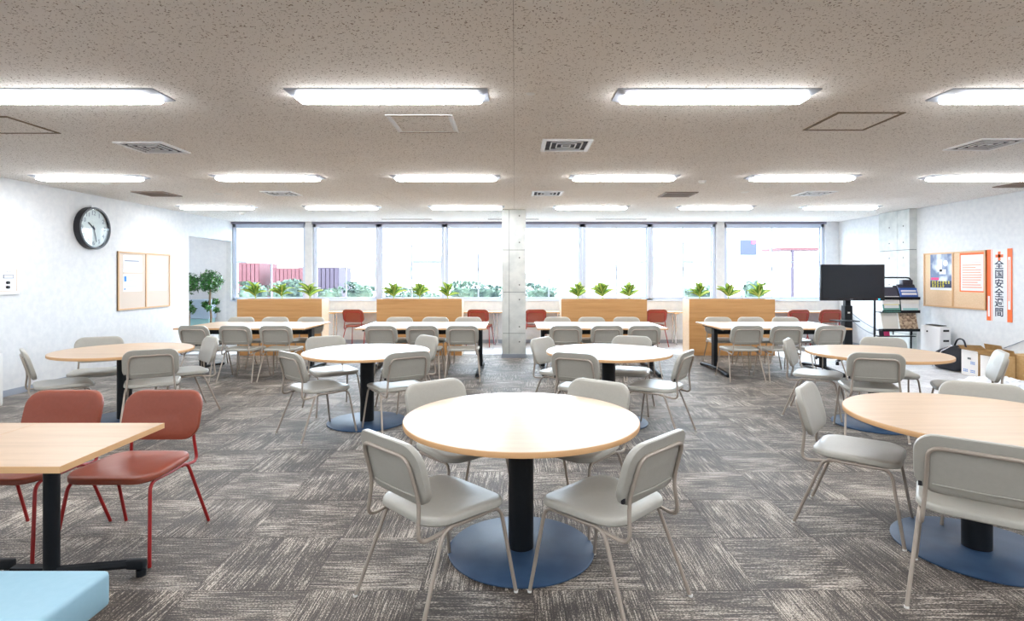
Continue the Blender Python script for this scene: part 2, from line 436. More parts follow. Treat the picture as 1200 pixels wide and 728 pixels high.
def window(n, xa, xb, mid, muntin, half=None):
    w = sroot('window_%d' % n, ((xa+xb)/2, YB+0.06, WZ0))
    f = BM(); y0, y1 = YB+0.05, YB+0.14; t = 0.055
    box(f, xa, xa+t, y0, y1, WZ0, WZ1); box(f, xb-t, xb, y0, y1, WZ0, WZ1)
    box(f, xa, xb, y0, y1, WZ0, WZ0+0.035); box(f, xa, xb, y0, y1, WZ1-0.09, WZ1)
    obj('window_frame', f, M['frame'], w)
    for k, (p, q) in enumerate(((xa+t, mid+0.016), (mid-0.016, xb-t))):
        ys = YB+0.07+0.03*k
        s = BM(); e = 0.022
        box(s, p, p+e, ys, ys+0.022, WZ0+0.035, WZ1-0.09); box(s, q-e, q, ys, ys+0.022, WZ0+0.035, WZ1-0.09)
        box(s, p+e, q-e, ys, ys+0.022, WZ0+0.035, WZ0+0.065); box(s, p+e, q-e, ys, ys+0.022, WZ1-0.115, WZ1-0.09)
        if muntin[k]: box(s, p+e, q-e, ys+0.004, ys+0.018, muntin[k]-0.012, muntin[k]+0.012)
        so = obj('sash', s, M['frame'], w)
        obj('pane', box(BM(), p+e, q-e, ys+0.009, ys+0.013, WZ0+0.06, WZ1-0.11), M['glass'], so)
    obj('latch', box(BM(), mid-0.012, mid+0.012, YB+0.055, YB+0.07, 1.56, 1.64), M['base'], w)
MZ = 1.44+17*12.17/657
win = [(271.5,357,315.8,(MZ,0)), (366.5,443,404,(MZ,0)), (443.5,520.5,481.6,(0,MZ)), (521,600,560.3,(0,0)), (600.5,682.5,643.5,(MZ,0)),
       (683,762,723,(0,MZ)), (762.5,839,801.5,(0,MZ)), (849.5,967,906,(0,MZ))]
for k, (a, c, m_, mu) in enumerate(win): window(k+1, SX(a), SX(c), SX(m_), mu)

# ------------------------------------------------------------------ concrete pillar and right column
def concrete(name, x0, x1, y0, y1, xcuts, zcuts, holes, label, faces='front'):
    p = thing(name, label, 'pillar', ((x0+x1)/2, (y0+y1)/2, 0))
    obj('core', box(BM(), x0+0.012, x1-0.012, y0+0.012, y1-0.012, 0, H), M['joint'], p)
    xs = [x0]+xcuts+[x1]; zs = [0]+zcuts+[H]
    for a, b_ in zip(xs, xs[1:]):
        for c, d in zip(zs, zs[1:]):
            obj('concrete_panel', box(BM(), a+(0.004 if a != x0 else 0), b_-(0.004 if b_ != x1 else 0), y0, y1, c+0.005, d-0.005), M['concrete'], p)
    return p
pl = concrete('concrete_pillar', -0.22, 0.199, 9.9, 10.5, [-0.096], [0.433, 1.161, 1.907], None, 'free-standing square concrete pillar with tie holes in the middle of the room')
for z in (2.51, 2.04, 1.77, 1.29, 1.03, 0.55, 0.285):
    obj('tie_hole', cyl(BM(), (0,0), 0.013, 0, 0.002, 12, mtx=frame_front(0.086, 9.9005, z)), M['hole'], pl)
b = BM(); box(b, -0.228, 0.207, 9.892, 10.508, 0, 0.07); obj('skirting', b, M['base'], pl)
# right column: built in with the wall; front and side seen
cr = thing('concrete_column', 'concrete column built into the right wall behind the brochure rack', 'pillar', (6.93, 10.15, 0))
obj('core', box(BM(), 6.88, XR, 9.76, 10.56, 0, H), M['joint'], cr)
ys_ = [9.75, 10.05, 10.57]
for a, c in zip(ys_, ys_[1:]):
    for d, e in zip([0, 0.433, 1.161, 1.907], [0.433, 1.161, 1.907, H]):
        obj('concrete_panel', box(BM(), 6.865, XR, a+0.005*(a > 9.8), c-0.005*(c < 10.5), d+0.006, e-0.006), M['concrete'], cr)
for y in (9.9, 10.27):
    for z in (2.33, 2.04, 1.77, 1.29, 1.03):
        obj('tie_hole', cyl(BM(), (0,0), 0.013, 0, 0.002, 12, mtx=frame_right(6.8645, y, z)), M['hole'], cr)

# ------------------------------------------------------------------ ceiling fittings
def lamp_proto():
    r = thing('ceiling_light', '', 'ceiling light', (0,0,0))
    hb = BM(); L = 0.64; h = 0.026
    lo = [(-L,-0.12), (L,-0.12), (L,0.12), (-L,0.12)]; hi = [(-L+0.04,-0.078), (L-0.04,-0.078), (L-0.04,0.078), (-L+0.04,0.078)]
    a = [hb.verts.new((x, y, 0)) for x, y in lo]; a2 = [hb.verts.new((x, y, -0.006)) for x, y in lo]; c = [hb.verts.new((x, y, -h)) for x, y in hi]
    hb.faces.new(a)
    for i in range(4):
        j = (i+1) % 4; hb.faces.new((a[i], a[j], a2[j], a2[i])); hb.faces.new((a2[i], a2[j], c[j], c[i]))
    hb.faces.new(c)
    obj('housing', hb, M['lampbody'], r)
    db = BM(); rings = []
    for ins, z in ((0, -h+0.001), (0.0, -h-0.010), (0.010, -h-0.019), (0.03, -h-0.024)):
        rings.append([db.verts.new((x, y, z)) for x, y in rr(2*(L-0.045)-2*ins, 0.146-2*ins, 0.02, 3)])
    for p, q in zip(rings, rings[1:]):
        for k in range(len(p)): j = (k+1) % len(p); db.faces.new((p[k], p[j], q[j], q[k]))
    db.faces.new(rings[0]); db.faces.new(rings[-1])
    obj('diffuser', db, M['diffuser'], r)
    return r
lp = lamp_proto(); first = True
cols = ['at the far left', 'second from left', 'third from left', 'fourth from left', 'fifth from left', 'at the far right']
rows = [(3.635, 'nearest row'), (6.62, 'middle row'), (9.45, 'row by the windows')]
for yy, rn in rows:
    for k in range(6):
        if rn == 'nearest row' and k in (0, 5): continue
        x = -5.01+2.1*k
        if rn == 'nearest row': lab = 'lit white batten light on the ceiling, %s of four in the nearest row' % ['leftmost', 'second', 'third', 'rightmost'][k-1]
        else: lab = 'lit white batten light, %s in the %s' % (cols[k], rn)
        if first: lp.location = (x, yy, H); lp['label'] = lab; lp['group'] = 'ceiling batten lights'; first = False
        else: dup(lp, (x, yy, H), 0, lab, 'ceiling batten lights')
for yy, ks in ((3.635, (0, 5)), (0.75, range(6)), (-2.15, range(6))):
    for k in ks: dup(lp, (-5.01+2.1*k, yy, H), 0, 'lit white batten light on the ceiling outside the picture', 'ceiling lights outside the view')

alcove_fill = dup(lp, (-7.3, 11.0, H), 0, 'short unseen batten light added to brighten the left alcove', 'ceiling batten lights'); alcove_fill.scale = (0.35, 1, 1)  # added lamp out of view, lifts the brightness of the alcove
def vent(x, y, label, w=0.40, brown=False):
    v = thing('ceiling_vent', label, 'air vent', (x, y, H), 'square ceiling vents')
    mf = M['brownvent'] if brown else M['white']
    z1 = H-0.012
    f = BM()
    for s in (-1, 1):
        box(f, x+s*(w/2)-0.018, x+s*(w/2)+0.018, y-w/2-0.018, y+w/2+0.018, z1, H); box(f, x-w/2+0.018, x+w/2-0.018, y+s*w/2-0.018, y+s*w/2+0.018, z1, H)
    obj('frame', f, mf, v)
    obj('backing', box(BM(), x-w/2+0.015, x+w/2-0.015, y-w/2+0.015, y+w/2-0.015, H-0.003, H-0.001), M['ventdark'] if not brown else M['brownvent'], v)
    if brown:
        for k in range(8):
            t = y-w/2+0.03+k*(w-0.06)/7; obj('slat', box(BM(), x-w/2+0.02, x+w/2-0.02, t-0.008, t+0.008, H-0.012, H-0.004), mf, v)
    else:
        for q in (0.68, 0.42, 0.18):
            r_ = BM(); e = w/2*q
            for s in (-1, 1):
                box(r_, x+s*e-0.005, x+s*e+0.005, y-e, y+e, H-0.013, H-0.005); box(r_, x-e, x+e, y+s*e-0.005, y+s*e+0.005, H-0.013, H-0.005)
            obj('louvre', r_, mf, v)
    return v
vent(-3.3, 5.12, 'white square ceiling vent between the left lights, nearer one')
vent(0.46, 5.03, 'white square ceiling vent near the centre of the ceiling, nearer one')
vent(4.2, 5.0, 'white square ceiling vent at the upper right, nearer one')
vent(-3.3, 7.95, 'small-looking white ceiling vent left, by the middle row of lights')
vent(0.46, 7.95, 'white ceiling vent above and right of the concrete pillar')
vent(4.25, 7.95, 'white ceiling vent right, between middle and window rows of lights')
vent(-5.1, 8.0, 'brown slatted ceiling vent above the wall clock side', 0.42, True)
vent(2.34, 8.05, 'brown slatted ceiling vent right of the pillar', 0.42, True)
vent(6.5, 7.2, 'brown slatted ceiling vent at the right picture edge', 0.36, True)
def hatch(x, y, label, m, w=0.47):
    h_ = thing('ceiling_hatch', label, 'ceiling hatch', (x, y, H), 'ceiling access hatches')
    f = BM(); e = w/2; t = 0.011
    for s in (-1, 1):
        box(f, x+s*e-t, x+s*e+t, y-e-t, y+e+t, H-0.006, H); box(f, x-e+t, x+e-t, y+s*e-t, y+s*e+t, H-0.006, H)
    obj('hatch_frame', f, m, h_)
    obj('hatch_panel', box(BM(), x-e+t+0.006, x+e-t-0.006, y-e+t+0.006, y+e-t-0.006, H-0.004, H-0.0005), M['ceil'], h_)
    if m is M['white']:
        f = BM()
        for s in (-1, 1): box(f, x+s*(e-0.02)-0.006, x+s*(e-0.02)+0.006, y-e+t, y+e-t, H-0.007, H-0.001)
        obj('trim_strip', f, M['white'], h_)
        f = BM()
        for s in (-1, 1): box(f, x-e, x+e, y+s*(e)-0.004, y+s*(e)+0.004, H-0.009, H-0.006)
        obj('dark_edge', f, M['hatchdark'], h_)
hatch(-0.70, 4.33, 'white framed square ceiling hatch left of centre', M['white'])
hatch(2.565, 4.27, 'dark framed square ceiling hatch at the upper right', M['hatchdark'])
hatch(-3.98, 4.37, 'dark framed square ceiling hatch at the left picture edge', M['hatchdark'])
for k, (xa, xb) in enumerate(((-2.73,-1.71), (-0.55,0.5), (1.67,2.71))):
    tag(obj('slot_diffuser', box(BM(), xa, xb, 11.5, 11.58, H-0.008, H), M['brownvent']), ['thin brown slot diffuser in the ceiling left of the pillar', 'thin brown slot diffuser in the ceiling behind the pillar', 'thin brown slot diffuser in the ceiling right of the pillar'][k], 'air vent', 'slot diffusers by the windows')
for k, (px, py, zz, r_) in enumerate(((283,249,0.05,0.06), (470,213,0.02,0.05), (622,110,0.006,0.03), (823,212,0.035,0.05), (873,225,0.012,0.055), (124,215,0.012,0.055), (257,227,0.012,0.06))):
    Y = 657*(H-1.44)/(324-py); X = (px-603)*Y/657
    lab = ['cone-shaped white smoke detector by the left window', 'round white detector left of the middle lights', 'tiny white ceiling disc between the two nearest centre lights',
           'round white detector right of the fourth middle light', 'flat white ceiling disc near the right middle lights', 'flat white ceiling disc above the left wall clock', 'flat white ceiling disc near the left window lights'][k]
    tag(obj('smoke_detector', cyl(BM(), (X, Y), r_*0.6, H-zz, H, 20, r_), M['offwhite']), lab, 'smoke detector', 'small round ceiling fittings')

# ------------------------------------------------------------------ chairs
def make_chair(name, ms, mt, near):
    r = thing(name, 'x', 'chair', (0,0,0))
    def sf(x, y, d):
        q = (x/0.23)**2; yy = y-0.03
        z = d - 0.010*max(0, (-yy-0.12)/0.12)**2 - 0.006*(1-min(1, q))*(1-min(1, (y/0.21)**2))*(1 if d > 0.43 else 0)
        x2 = x*(1.0 - 0.10*max(0, yy)/0.2)
        return Vector((x2, yy, z))
    s = BM(); pad(s, 0.465, 0.435, 0.10, ((0.03,0.408), (0.006,0.410), (0.0,0.416), (0.0,0.433), (0.004,0.440), (0.014,0.4445)), sf)
    obj('seat', s, ms, r)
    tl = math.tan(math.radians(16)); 
    def bf(x, z, d): return Vector((x, 0.235 + z*tl + d - 0.35*x*x, 0.637+z))
    k = BM(); pad(k, 0.445, 0.268, 0.085, ((0.02,0.017), (0.004,0.0155), (0.0,0.010), (0.0,-0.009), (0.004,-0.015), (0.016,-0.018)), bf)
    bo = obj('backrest', k, ms, r)
    R = 0.0088
    def yb(z): return 0.235+(z-0.637)*tl+0.024
    pts = []
    for sgn in (1, -1):
        seq = [(sgn*0.203, 0.07, 0.390), (sgn*0.193, 0.238, 0.364), (sgn*0.178, yb(0.53)-0.008, 0.53), (sgn*0.168, yb(0.715)-0.008, 0.715)]
        pts += seq if sgn == 1 else seq[::-1]
    P = fillet(pts, [0.055, 0.05, 0.05, 0.05, 0.05, 0.055], 6)
    obj('back_hoop', tube(BM(), P, R), mt, r)
    lowbar = [(-0.155, yb(0.545)+0.0-0.012, 0.545), (0.0, yb(0.545)-0.003, 0.545), (0.155, yb(0.545)-0.012, 0.545)]
    obj('seam', tube(BM(), lowbar, 0.0035, 6), ms, bo)
    for sgn in (-1, 1):
        for fy, ty in ((-0.268, -0.205), (0.268, 0.115)):
            foot = (sgn*0.243, fy, 0.002); top = (sgn*0.205, ty, 0.398); inn = (sgn*0.203, ty*0.35, 0.393)
            P = fillet([foot, top, inn], [0.05], 6)
            lg = obj('leg', tube(BM(), P, R), mt, r)
            if near: obj('foot_cap', cyl(BM(), (sgn*0.243, fy), 0.0102, 0.0, 0.009, 12), M['offwhite'], lg)
        obj('seat_rail', tube(BM(), [(sgn*0.203, -0.08, 0.393), (sgn*0.203, 0.045, 0.393)], R), mt, r)
    obj('stretcher', tube(BM(), [(-0.203, -0.06, 0.390), (0.203, -0.06, 0.390)], R*0.9), mt, r)
    if near:
        z = 0.535; obj('maker_tag', box(BM(), 0.192, 0.206, yb(z)-0.028, yb(z)-0.0165, z-0.009, z+0.012), M['tag'], r)
    return r
protos = {'near': make_chair('grey_chair', M['seatgrey'], M['tube'], True), 'far': make_chair('grey_chair', M['seatgrey'], M['tube'], False),
          'red': make_chair('red_chair', M['seatred'], M['tubered'], False)}
used = set()
def chair(kind, x, y, deg, label, group):
    p = protos[kind]
    if kind in used: return dup(p, (x, y, 0), math.radians(deg), label, group)
    used.add(kind); p.location = (x, y, 0); p.rotation_euler = (0,0,math.radians(deg)); p['label'] = label; p['group'] = group; return p
CH = [
 ('near',-0.355,2.54,135,'grey chair at front left of the nearest centre round table, back to viewer','chairs at the nearest centre round table'),
 ('near',0.43,2.54,-135,'grey chair at front right of the nearest centre round table, back to viewer','chairs at the nearest centre round table'),
 ('near',-0.345,3.40,41,'grey chair behind the nearest centre round table, on its left','chairs at the nearest centre round table'),
 ('near',0.385,3.40,-39,'grey chair behind the nearest centre round table, on its right','chairs at the nearest centre round table'),
 ('near',-1.82,5.15,137,'grey chair at front left of the round table left of the pillar','chairs at the round table left of the pillar'),
 ('near',-1.086,5.20,-146,'grey chair at front right of the round table left of the pillar','chairs at the round table left of the pillar'),
 ('far',-1.97,6.06,35,'grey chair behind the round table left of the pillar, on its left','chairs at the round table left of the pillar'),
 ('far',-1.17,6.16,-50,'grey chair behind the round table left of the pillar, on its right','chairs at the round table left of the pillar'),
 ('near',0.64,5.14,152,'grey chair at front left of the round table right of the pillar','chairs at the round table right of the pillar'),
 ('near',1.333,5.176,-123.5,'grey chair at the right of the round table right of the pillar, turned sideways','chairs at the round table right of the pillar'),
 ('far',0.50,5.97,55,'grey chair behind the round table right of the pillar, on its left','chairs at the round table right of the pillar'),
 ('far',1.23,6.055,-20,'grey chair behind the round table right of the pillar, on its right','chairs at the round table right of the pillar'),
 ('near',-4.30,5.30,134,'grey chair seen side-on beside the left wall','chairs at the far left round table'),
 ('near',-3.46,5.36,-150,'grey chair with its back to the viewer at the far left round table','chairs at the far left round table'),
 ('far',-4.46,5.98,30,'grey chair behind the far left round table, nearest the notice board','chairs at the far left round table'),
 ('far',-3.53,6.02,-45,'grey chair at the right end of the far left round table','chairs at the far left round table'),
 ('near',3.125,5.84,55,'grey chair seen side-on at the left of the right middle round table','chairs at the right middle round table'),
 ('near',3.256,5.145,159.5,'grey chair with its back to the viewer at the right middle round table','chairs at the right middle round table'),
 ('far',3.95,5.915,-20.5,'grey chair behind the right middle round table, near the white cabinet','chairs at the right middle round table'),
 ('far',4.145,5.155,-120,'grey chair in front of the cardboard boxes, seen side-on','chairs at the right middle round table'),
 ('near',1.994,3.30,50.7,'grey chair seen side-on at the left of the nearest right round table','chairs at the nearest right round table'),
 ('near',2.06,2.49,141,'grey chair cut by the lower right picture edge, its back to the viewer','chairs at the nearest right round table'),
 ('near',2.80,3.31,-33,'grey chair behind the nearest right round table, at the right edge','chairs at the nearest right round table'),
 ('red',-2.045,3.035,0,'red chair with red legs behind the left rectangular table, right one of two','red chairs at the left table'),
 ('red',-2.62,3.03,0,'red chair with red legs behind the left rectangular table, left one of two','red chairs at the left table'),
]
for c in CH: chair(*c)
LT = [('far left long table', -4.85, -3.0, (-4.35,-3.80,-3.26), (-4.5,-3.93,-3.35)), ('long table left of the pillar', -2.27, -0.42, (-1.81,-1.26,-0.725), (-1.89,-1.31,-0.77)),
      ('long table right of the pillar', 0.33, 2.18, (0.70,1.25,1.78), (0.695,1.27,1.85)), ('far right long table', 2.95, 4.80, (3.17,3.715,4.28), (3.33,3.89,4.445))]
pos3 = ['left one', 'middle one', 'right one']
for ti, (tn, xa, xb, nr, fr_) in enumerate(LT):
    for k, x in enumerate(nr):
        chair('far', x, 7.88, 180+({(0,0): -6, (3,2): 7, (1,2): 3}.get((ti,k), random.uniform(-3,3))), 'grey chair on the near side of the %s, %s' % (tn, pos3[k]), 'grey chairs at the long tables')
    for k, x in enumerate(fr_):
        chair('far', x, 8.97, random.uniform(-3,3), 'grey chair on the window side of the %s, %s' % (tn, pos3[k]), 'grey chairs at the long tables')
for x, y, a, lab in ((-3.25,11.62,172,'red chair at the window desk between the left two dividers'), (-0.71,11.62,172,'red chair at the window desk just left of the pillar'),
                     (0.40,11.62,187,'red chair at the window desk just right of the pillar'), (2.86,11.62,187,'red chair at the window desk between the right two dividers'),
                     (5.72,11.55,183,'red chair at the right window desk, left of the pair'), (6.38,11.55,180,'red chair at the right window desk, behind the television')):
    chair('red', x, y, a, lab, 'red chairs at the window desks')

# ------------------------------------------------------------------ tables
def round_table_proto():
    r = thing('round_table', 'x', 'table', (0,0,0))
    t = obj('tabletop', lathe(BM(), [(0.608,0.677),(0.6105,0.699),(0.608,0.7015)], 96), M['tabletop'], r)
    eb = BM(); lathe(eb, [(0.606,0.674),(0.6125,0.676),(0.6135,0.680),(0.6135,0.697),(0.6118,0.700),(0.6075,0.7005)], 96); obj('edge_band', eb, M['edge'], t)
    obj('column', lathe(BM(), [(0.066,0.008),(0.066,0.66)], 32), M['black'], r)
    obj('top_plate', cyl(BM(), (0,0), 0.20, 0.66, 0.677, 32), M['black'], r)
    obj('base_disc', lathe(BM(), [(0.372,0.0),(0.382,0.003),(0.382,0.009),(0.377,0.013),(0.05,0.016)], 96), M['steelskytint'], r)
    return r
rt = round_table_proto(); fst = True
for x, y, lab in ((0.034,2.96,'round oak-topped table with blue-tinted black disc base, nearest one in the centre'), (2.44,2.96,'round oak-topped table cut by the right picture edge, nearest on the right'),
                  (-1.46,5.55,'round table with glaring white top in the second row, left of the pillar'), (0.93,5.55,'round table with glaring white top in the second row, right of the pillar'),
                  (-3.93,5.65,'round oak-topped table beside the left wall, below the notice board'), (3.515,5.455,'round oak-topped table in the second row at the right, before the brochure rack')):
    if fst: rt.location = (x, y, 0); rt['label'] = lab; rt['group'] = 'round tables'; fst = False
    else: dup(rt, (x, y, 0), 0, lab, 'round tables')

def long_table(xa, xb, label):
    r = thing('long_table', label, 'table', ((xa+xb)/2, 8.55, 0), 'long tables by the dividers')
    t = obj('tabletop', rbox(BM(), xa, xb, 7.97, 9.12, 0.678, 0.702, 0.003, 1), M['tabletop'], r)
    e = BM()
    for y0, y1 in ((7.966, 7.9705), (9.1195, 9.124)): box(e, xa, xb, y0, y1, 0.679, 0.700)
    box(e, xa-0.004, xa, 7.966, 9.124, 0.679, 0.700); box(e, xb, xb+0.004, 7.966, 9.124, 0.679, 0.700)
    obj('edge_band', e, M['edge'], t)
    for s, x in ((1, xa+0.10), (-1, xb-0.10)):
        obj('column', rbox(BM(), x-0.03, x+0.03, 8.49, 8.61, 0.04, 0.65, 0.008, 1), M['black'], r)
        f = BM(); prof = [(-0.57,0.008,0.045), (-0.52,0.012,0.055), (-0.2,0.04,0.075), (0,0.045,0.085), (0.2,0.04,0.075), (0.52,0.012,0.055), (0.57,0.008,0.045)]
        rings = [[f.verts.new((x+dx, 8.55+u, z)) for dx, z in ((-0.035,a), (0.035,a), (0.035,b_-0.01), (0.02,b_), (-0.02,b_), (-0.035,b_-0.01))] for u, a, b_ in prof]
        for p, q in zip(rings, rings[1:]):
            for k in range(6): j = (k+1) % 6; f.faces.new((p[k], p[j], q[j], q[k]))
        f.faces.new(rings[0]); f.faces.new(rings[-1]); fo = obj('foot_rail', f, M['black'], r)
        for yy in (8.0, 9.1): obj('glide', cyl(BM(), (x, yy), 0.022, 0, 0.012, 12), M['black'], fo)
        obj('top_arm', box(BM(), x-0.03, x+0.03, 8.1, 9.0, 0.645, 0.678), M['black'], r)
    obj('crossbeam', box(BM(), xa+0.1, xb-0.1, 8.52, 8.58, 0.56, 0.63), M['black'], r)
for (tn, xa, xb, _, _), lab in zip(LT, ('white-glaring long table in front of the leftmost divider', 'white-glaring long table just left of the concrete pillar', 'white-glaring long table just right of the concrete pillar', 'white-glaring long table in front of the rightmost divider')):
    long_table(xa, xb, lab)

def rect_table(x1, label):
    x0 = x1-0.632
    r = thing('square_table', label, 'table', ((x0+x1)/2, 2.5, 0), 'oak tables at the left')
    t = obj('tabletop', box(BM(), x0+0.001, x1-0.002, 2.182, 2.828, 0.674, 0.7), M['tabletop'], r)
    e = BM(); box(e, x0+0.001, x1, 2.178, 2.182, 0.674, 0.6995); box(e, x1-0.002, x1, 2.182, 2.828, 0.674, 0.6995); box(e, x0+0.001, x1, 2.828, 2.832, 0.674, 0.6995)
    obj('edge_band', e, M['edge'], t)
    xc = x1-0.42
    obj('column', cyl(BM(), (xc, 2.65), 0.033, 0.03, 0.655, 24), M['black'], r)
    obj('top_arm', box(BM(), xc-0.16, xc+0.35, 2.62, 2.68, 0.65, 0.674), M['black'], r)
    f = BM(); box(f, xc-0.18, xc, 2.628, 2.672, 0.03, 0.07); tube(f, [(xc, 2.65, 0.048), (x1-0.09, 2.70, 0.055)], 0.022, 8); rbox(f, x1-0.10, x1-0.01, 2.68, 2.722, 0.032, 0.078, 0.012, 2)
    fo = obj('foot_rail', f, M['black'], r)
    for xx, yy in ((x1-0.03, 2.70), (xc-0.15, 2.65)): obj('glide', cyl(BM(), (xx, yy), 0.022, 0, 0.03, 12), M['black'], fo)
rect_table(-1.768, 'oak-topped square table at the left, its right corner nearest the centre')
rect_table(-2.402, 'oak-topped square table pushed against the other one, at the left edge')

# blue stool
st = thing('blue_stool', 'sky blue upholstered low stool at the bottom left corner', 'stool', (-1.78, 1.62, 0))
s = BM(); rbox(s, -2.15, -1.405, 1.28, 1.955, 0.295, 0.42, 0.018, 3); obj('cushion', s, M['stool'], st)
obj('plinth', box(BM(), -2.1, -1.5, 1.33, 1.85, 0.03, 0.295), M['stool'], st)
for x in (-2.05, -1.55):
    for y in (1.38, 1.80): obj('foot', cyl(BM(), (x, y), 0.02, 0, 0.03, 12), M['black'], st)

# ------------------------------------------------------------------ dividers with plants
def leaf_mesh(L=0.20, W=0.072):
    b = BM(); rows = []
    for i in range(9):
        t = i/8; w = W/2*math.sin(PI*min(1, t*0.93+0.07))**0.8*(1 if t < 1 else 0)
        x = L*t; z = 0.05*math.sin(t*PI*0.8)-0.05*t*t
        rows.append([b.verts.new((x, s*w, z+abs(s)*w*0.35)) for s in (-1, 0, 1)] if 0 < w else None)
    tip = b.verts.new((L*1.02, 0, -0.012))
    rows = [r for r in rows if r]
    for p, q in zip(rows, rows[1:]):
        for k in range(2): b.faces.new((p[k], p[k+1], q[k+1], q[k]))
    for k in range(2): b.faces.new((rows[-1][k], rows[-1][k+1], tip))
    return mesh_of('leaf', b, M['leaf'], 80)
LM = [leaf_mesh(0.26, 0.088), leaf_mesh(0.28, 0.080), leaf_mesh(0.22, 0.092)]
def plant(x, y, z, label, seed):
    rnd = random.Random(seed)
    r = thing('potted_plant', label, 'plant', (x, y, z), 'variegated plants on the dividers')
    obj('pot', cyl(BM(), (x, y), 0.055, z, z+0.10, 16, 0.07), M['brownvent'], r)
    so = obj('stem', tube(BM(), [(x, y, z+0.10), (x+0.005, y, z+0.17), (x, y, z+0.22)], 0.010, 8), M['leaf'], r)
    n = 13
    for k in range(n):
        a = k*2.4+rnd.uniform(-0.3, 0.3); el = [0.40, 0.75, 1.12][k % 3]+rnd.uniform(-0.15, 0.15)
        o = bpy.data.objects.new('leaf', LM[k % 3]); COL.objects.link(o); o.parent = r
        o.location = (0, 0, 0.17+0.025*(k % 4)); o.rotation_euler = (rnd.uniform(-0.25, 0.25)+(0.75 if math.sin(a+0.6) > 0 else -0.75)*math.cos(a)**2*(1 if math.cos(a) < 0 else -1)*-1, -el, a)
        s = rnd.uniform(0.85, 1.08); o.scale = (s, s, s)
divs = [('leftmost', -5.05, -3.51, (-4.81,-4.32,-3.80)), ('second from left', -2.51, -0.96, (-2.24,-1.76,-1.24)), ('third from left', 0.85, 2.41, (1.17,1.63,2.12)), ('rightmost', 3.18, 4.74, (3.43,3.965,4.53))]
for di, (dn, xa, xb, pls) in enumerate(divs):
    d = thing('planter_divider', 'honey oak planter divider, %s of four' % dn, 'divider', ((xa+xb)/2, 10.4, 0), 'oak planter dividers')
    y0, y1, hh = 10.2, 10.6, 1.02
    obj('front_panel', box(BM(), xa, xb, y0, y0+0.02, 0.0, hh), M['oak'], d)
    obj('back_panel', box(BM(), xa, xb, y1-0.02, y1, 0.0, hh), M['oak'], d)
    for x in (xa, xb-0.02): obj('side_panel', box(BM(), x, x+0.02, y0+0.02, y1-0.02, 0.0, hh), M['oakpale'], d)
    obj('planter_tray', box(BM(), xa+0.02, xb-0.02, y0+0.02, y1-0.02, 0.86, 0.88), M['stone'], d)
    obj('top_edge', box(BM(), xa-0.001, xb+0.001, y0-0.001, y0+0.021, hh, hh+0.004), M['edge'], d)
    for k, px in enumerate(pls):
        plant(px, 10.4, 0.90, 'green and yellow leafy plant on the %s divider, %s' % (dn, ['left of three', 'middle of three', 'right of three'][k]), di*10+k+3)

# ------------------------------------------------------------------ window desks
def desk(xa, xb, label, legs):
    r = thing('window_desk', label, 'desk', ((xa+xb)/2, 11.87, 0), 'desks under the windows')
    t = obj('desktop', box(BM(), xa, xb, 11.65, YB-0.015, 0.677, 0.70), M['oakpale'], r)
    obj('edge_band', box(BM(), xa, xb, 11.646, 11.65, 0.677, 0.70), M['edge'], t)
    for x in legs:
        for dx in (-0.035, 0.035): obj('leg', cyl(BM(), (x+dx, 11.87), 0.016, 0.03, 0.677, 12), M['chrome'], r)
        f = BM(); tube(f, [(x, 11.68, 0.012), (x, 11.75, 0.03), (x, 12.0, 0.03), (x, 12.06, 0.012)], 0.014, 8); obj('foot', f, M['chrome'], r)
        obj('top_bracket', box(BM(), x-0.06, x+0.06, 11.72, 12.02, 0.655, 0.677), M['chrome'], r)
desk(-3.95, -2.10, 'narrow oak desk under the window between the left two dividers', (-3.80, -2.25))
desk(-2.08, -0.23, 'narrow oak desk under the window behind the pillar, left side', (-1.95, -0.40))
desk(-0.05, 1.72, 'narrow oak desk under the window just right of the pillar', (0.95, 1.60))
desk(1.74, 3.50, 'narrow oak desk under the window behind the third divider', (1.90, 3.38))
desk(4.95, 6.93, 'narrow oak desk under the rightmost window', (5.1, 6.80))

# ------------------------------------------------------------------ left wall items
ck = thing('wall_clock', 'large round black-rimmed wall clock on the left wall', 'clock', (XL, 8.05, 2.13))
FM = frame_left(XL, 8.05, 2.13)
def on(M_, fn):  # build in local flat frame then transform
    b = BM(); fn(b); bmesh.ops.transform(b, matrix=M_, verts=b.verts); return b
def ring(b, r0, r1, z0, z1, seg=64):
    V = [[b.verts.new((r*math.cos(2*PI*i/seg), r*math.sin(2*PI*i/seg), z)) for i in range(seg)] for r, z in ((r1, z0), (r1*1.0, z1-0.006), (r1*0.985, z1), (r0, z1), (r0*0.985, z0))]
    for a, c in zip(V, V[1:]+[V[0]]):
        for i in range(seg): j = (i+1) % seg; b.faces.new((a[i], a[j], c[j], c[i]))
obj('rim', on(FM, lambda b: ring(b, 0.272, 0.302, 0.0, 0.09)), M['tvblack'], ck)
fc = obj('face', on(FM, lambda b: cyl(b, (0,0), 0.27, 0.002, 0.055, 64)), M['face'], ck)
nb = BM()
for h_ in range(1, 13):
    a = PI/2-h_*PI/6; text_mesh(nb, str(h_), FM @ Matrix.Translation((0.215*math.cos(a), 0.215*math.sin(a), 0.056)), 0.085, 0.001)
obj('numerals', nb, M['ink'], fc)
nb = BM()
for k in range(60):
    a = k*PI/30; box(nb, 0.252, 0.264, -0.0012, 0.0012, 0.055, 0.0565, FM @ Matrix.Rotation(a, 4, 'Z'))
obj('minute_marks', nb, M['ink'], fc)
obj('hour_hand', box(BM(), -0.03, 0.13, -0.008, 0.008, 0.058, 0.060, FM @ Matrix.Rotation(math.radians(143), 4, 'Z')), M['inkdark'], ck)
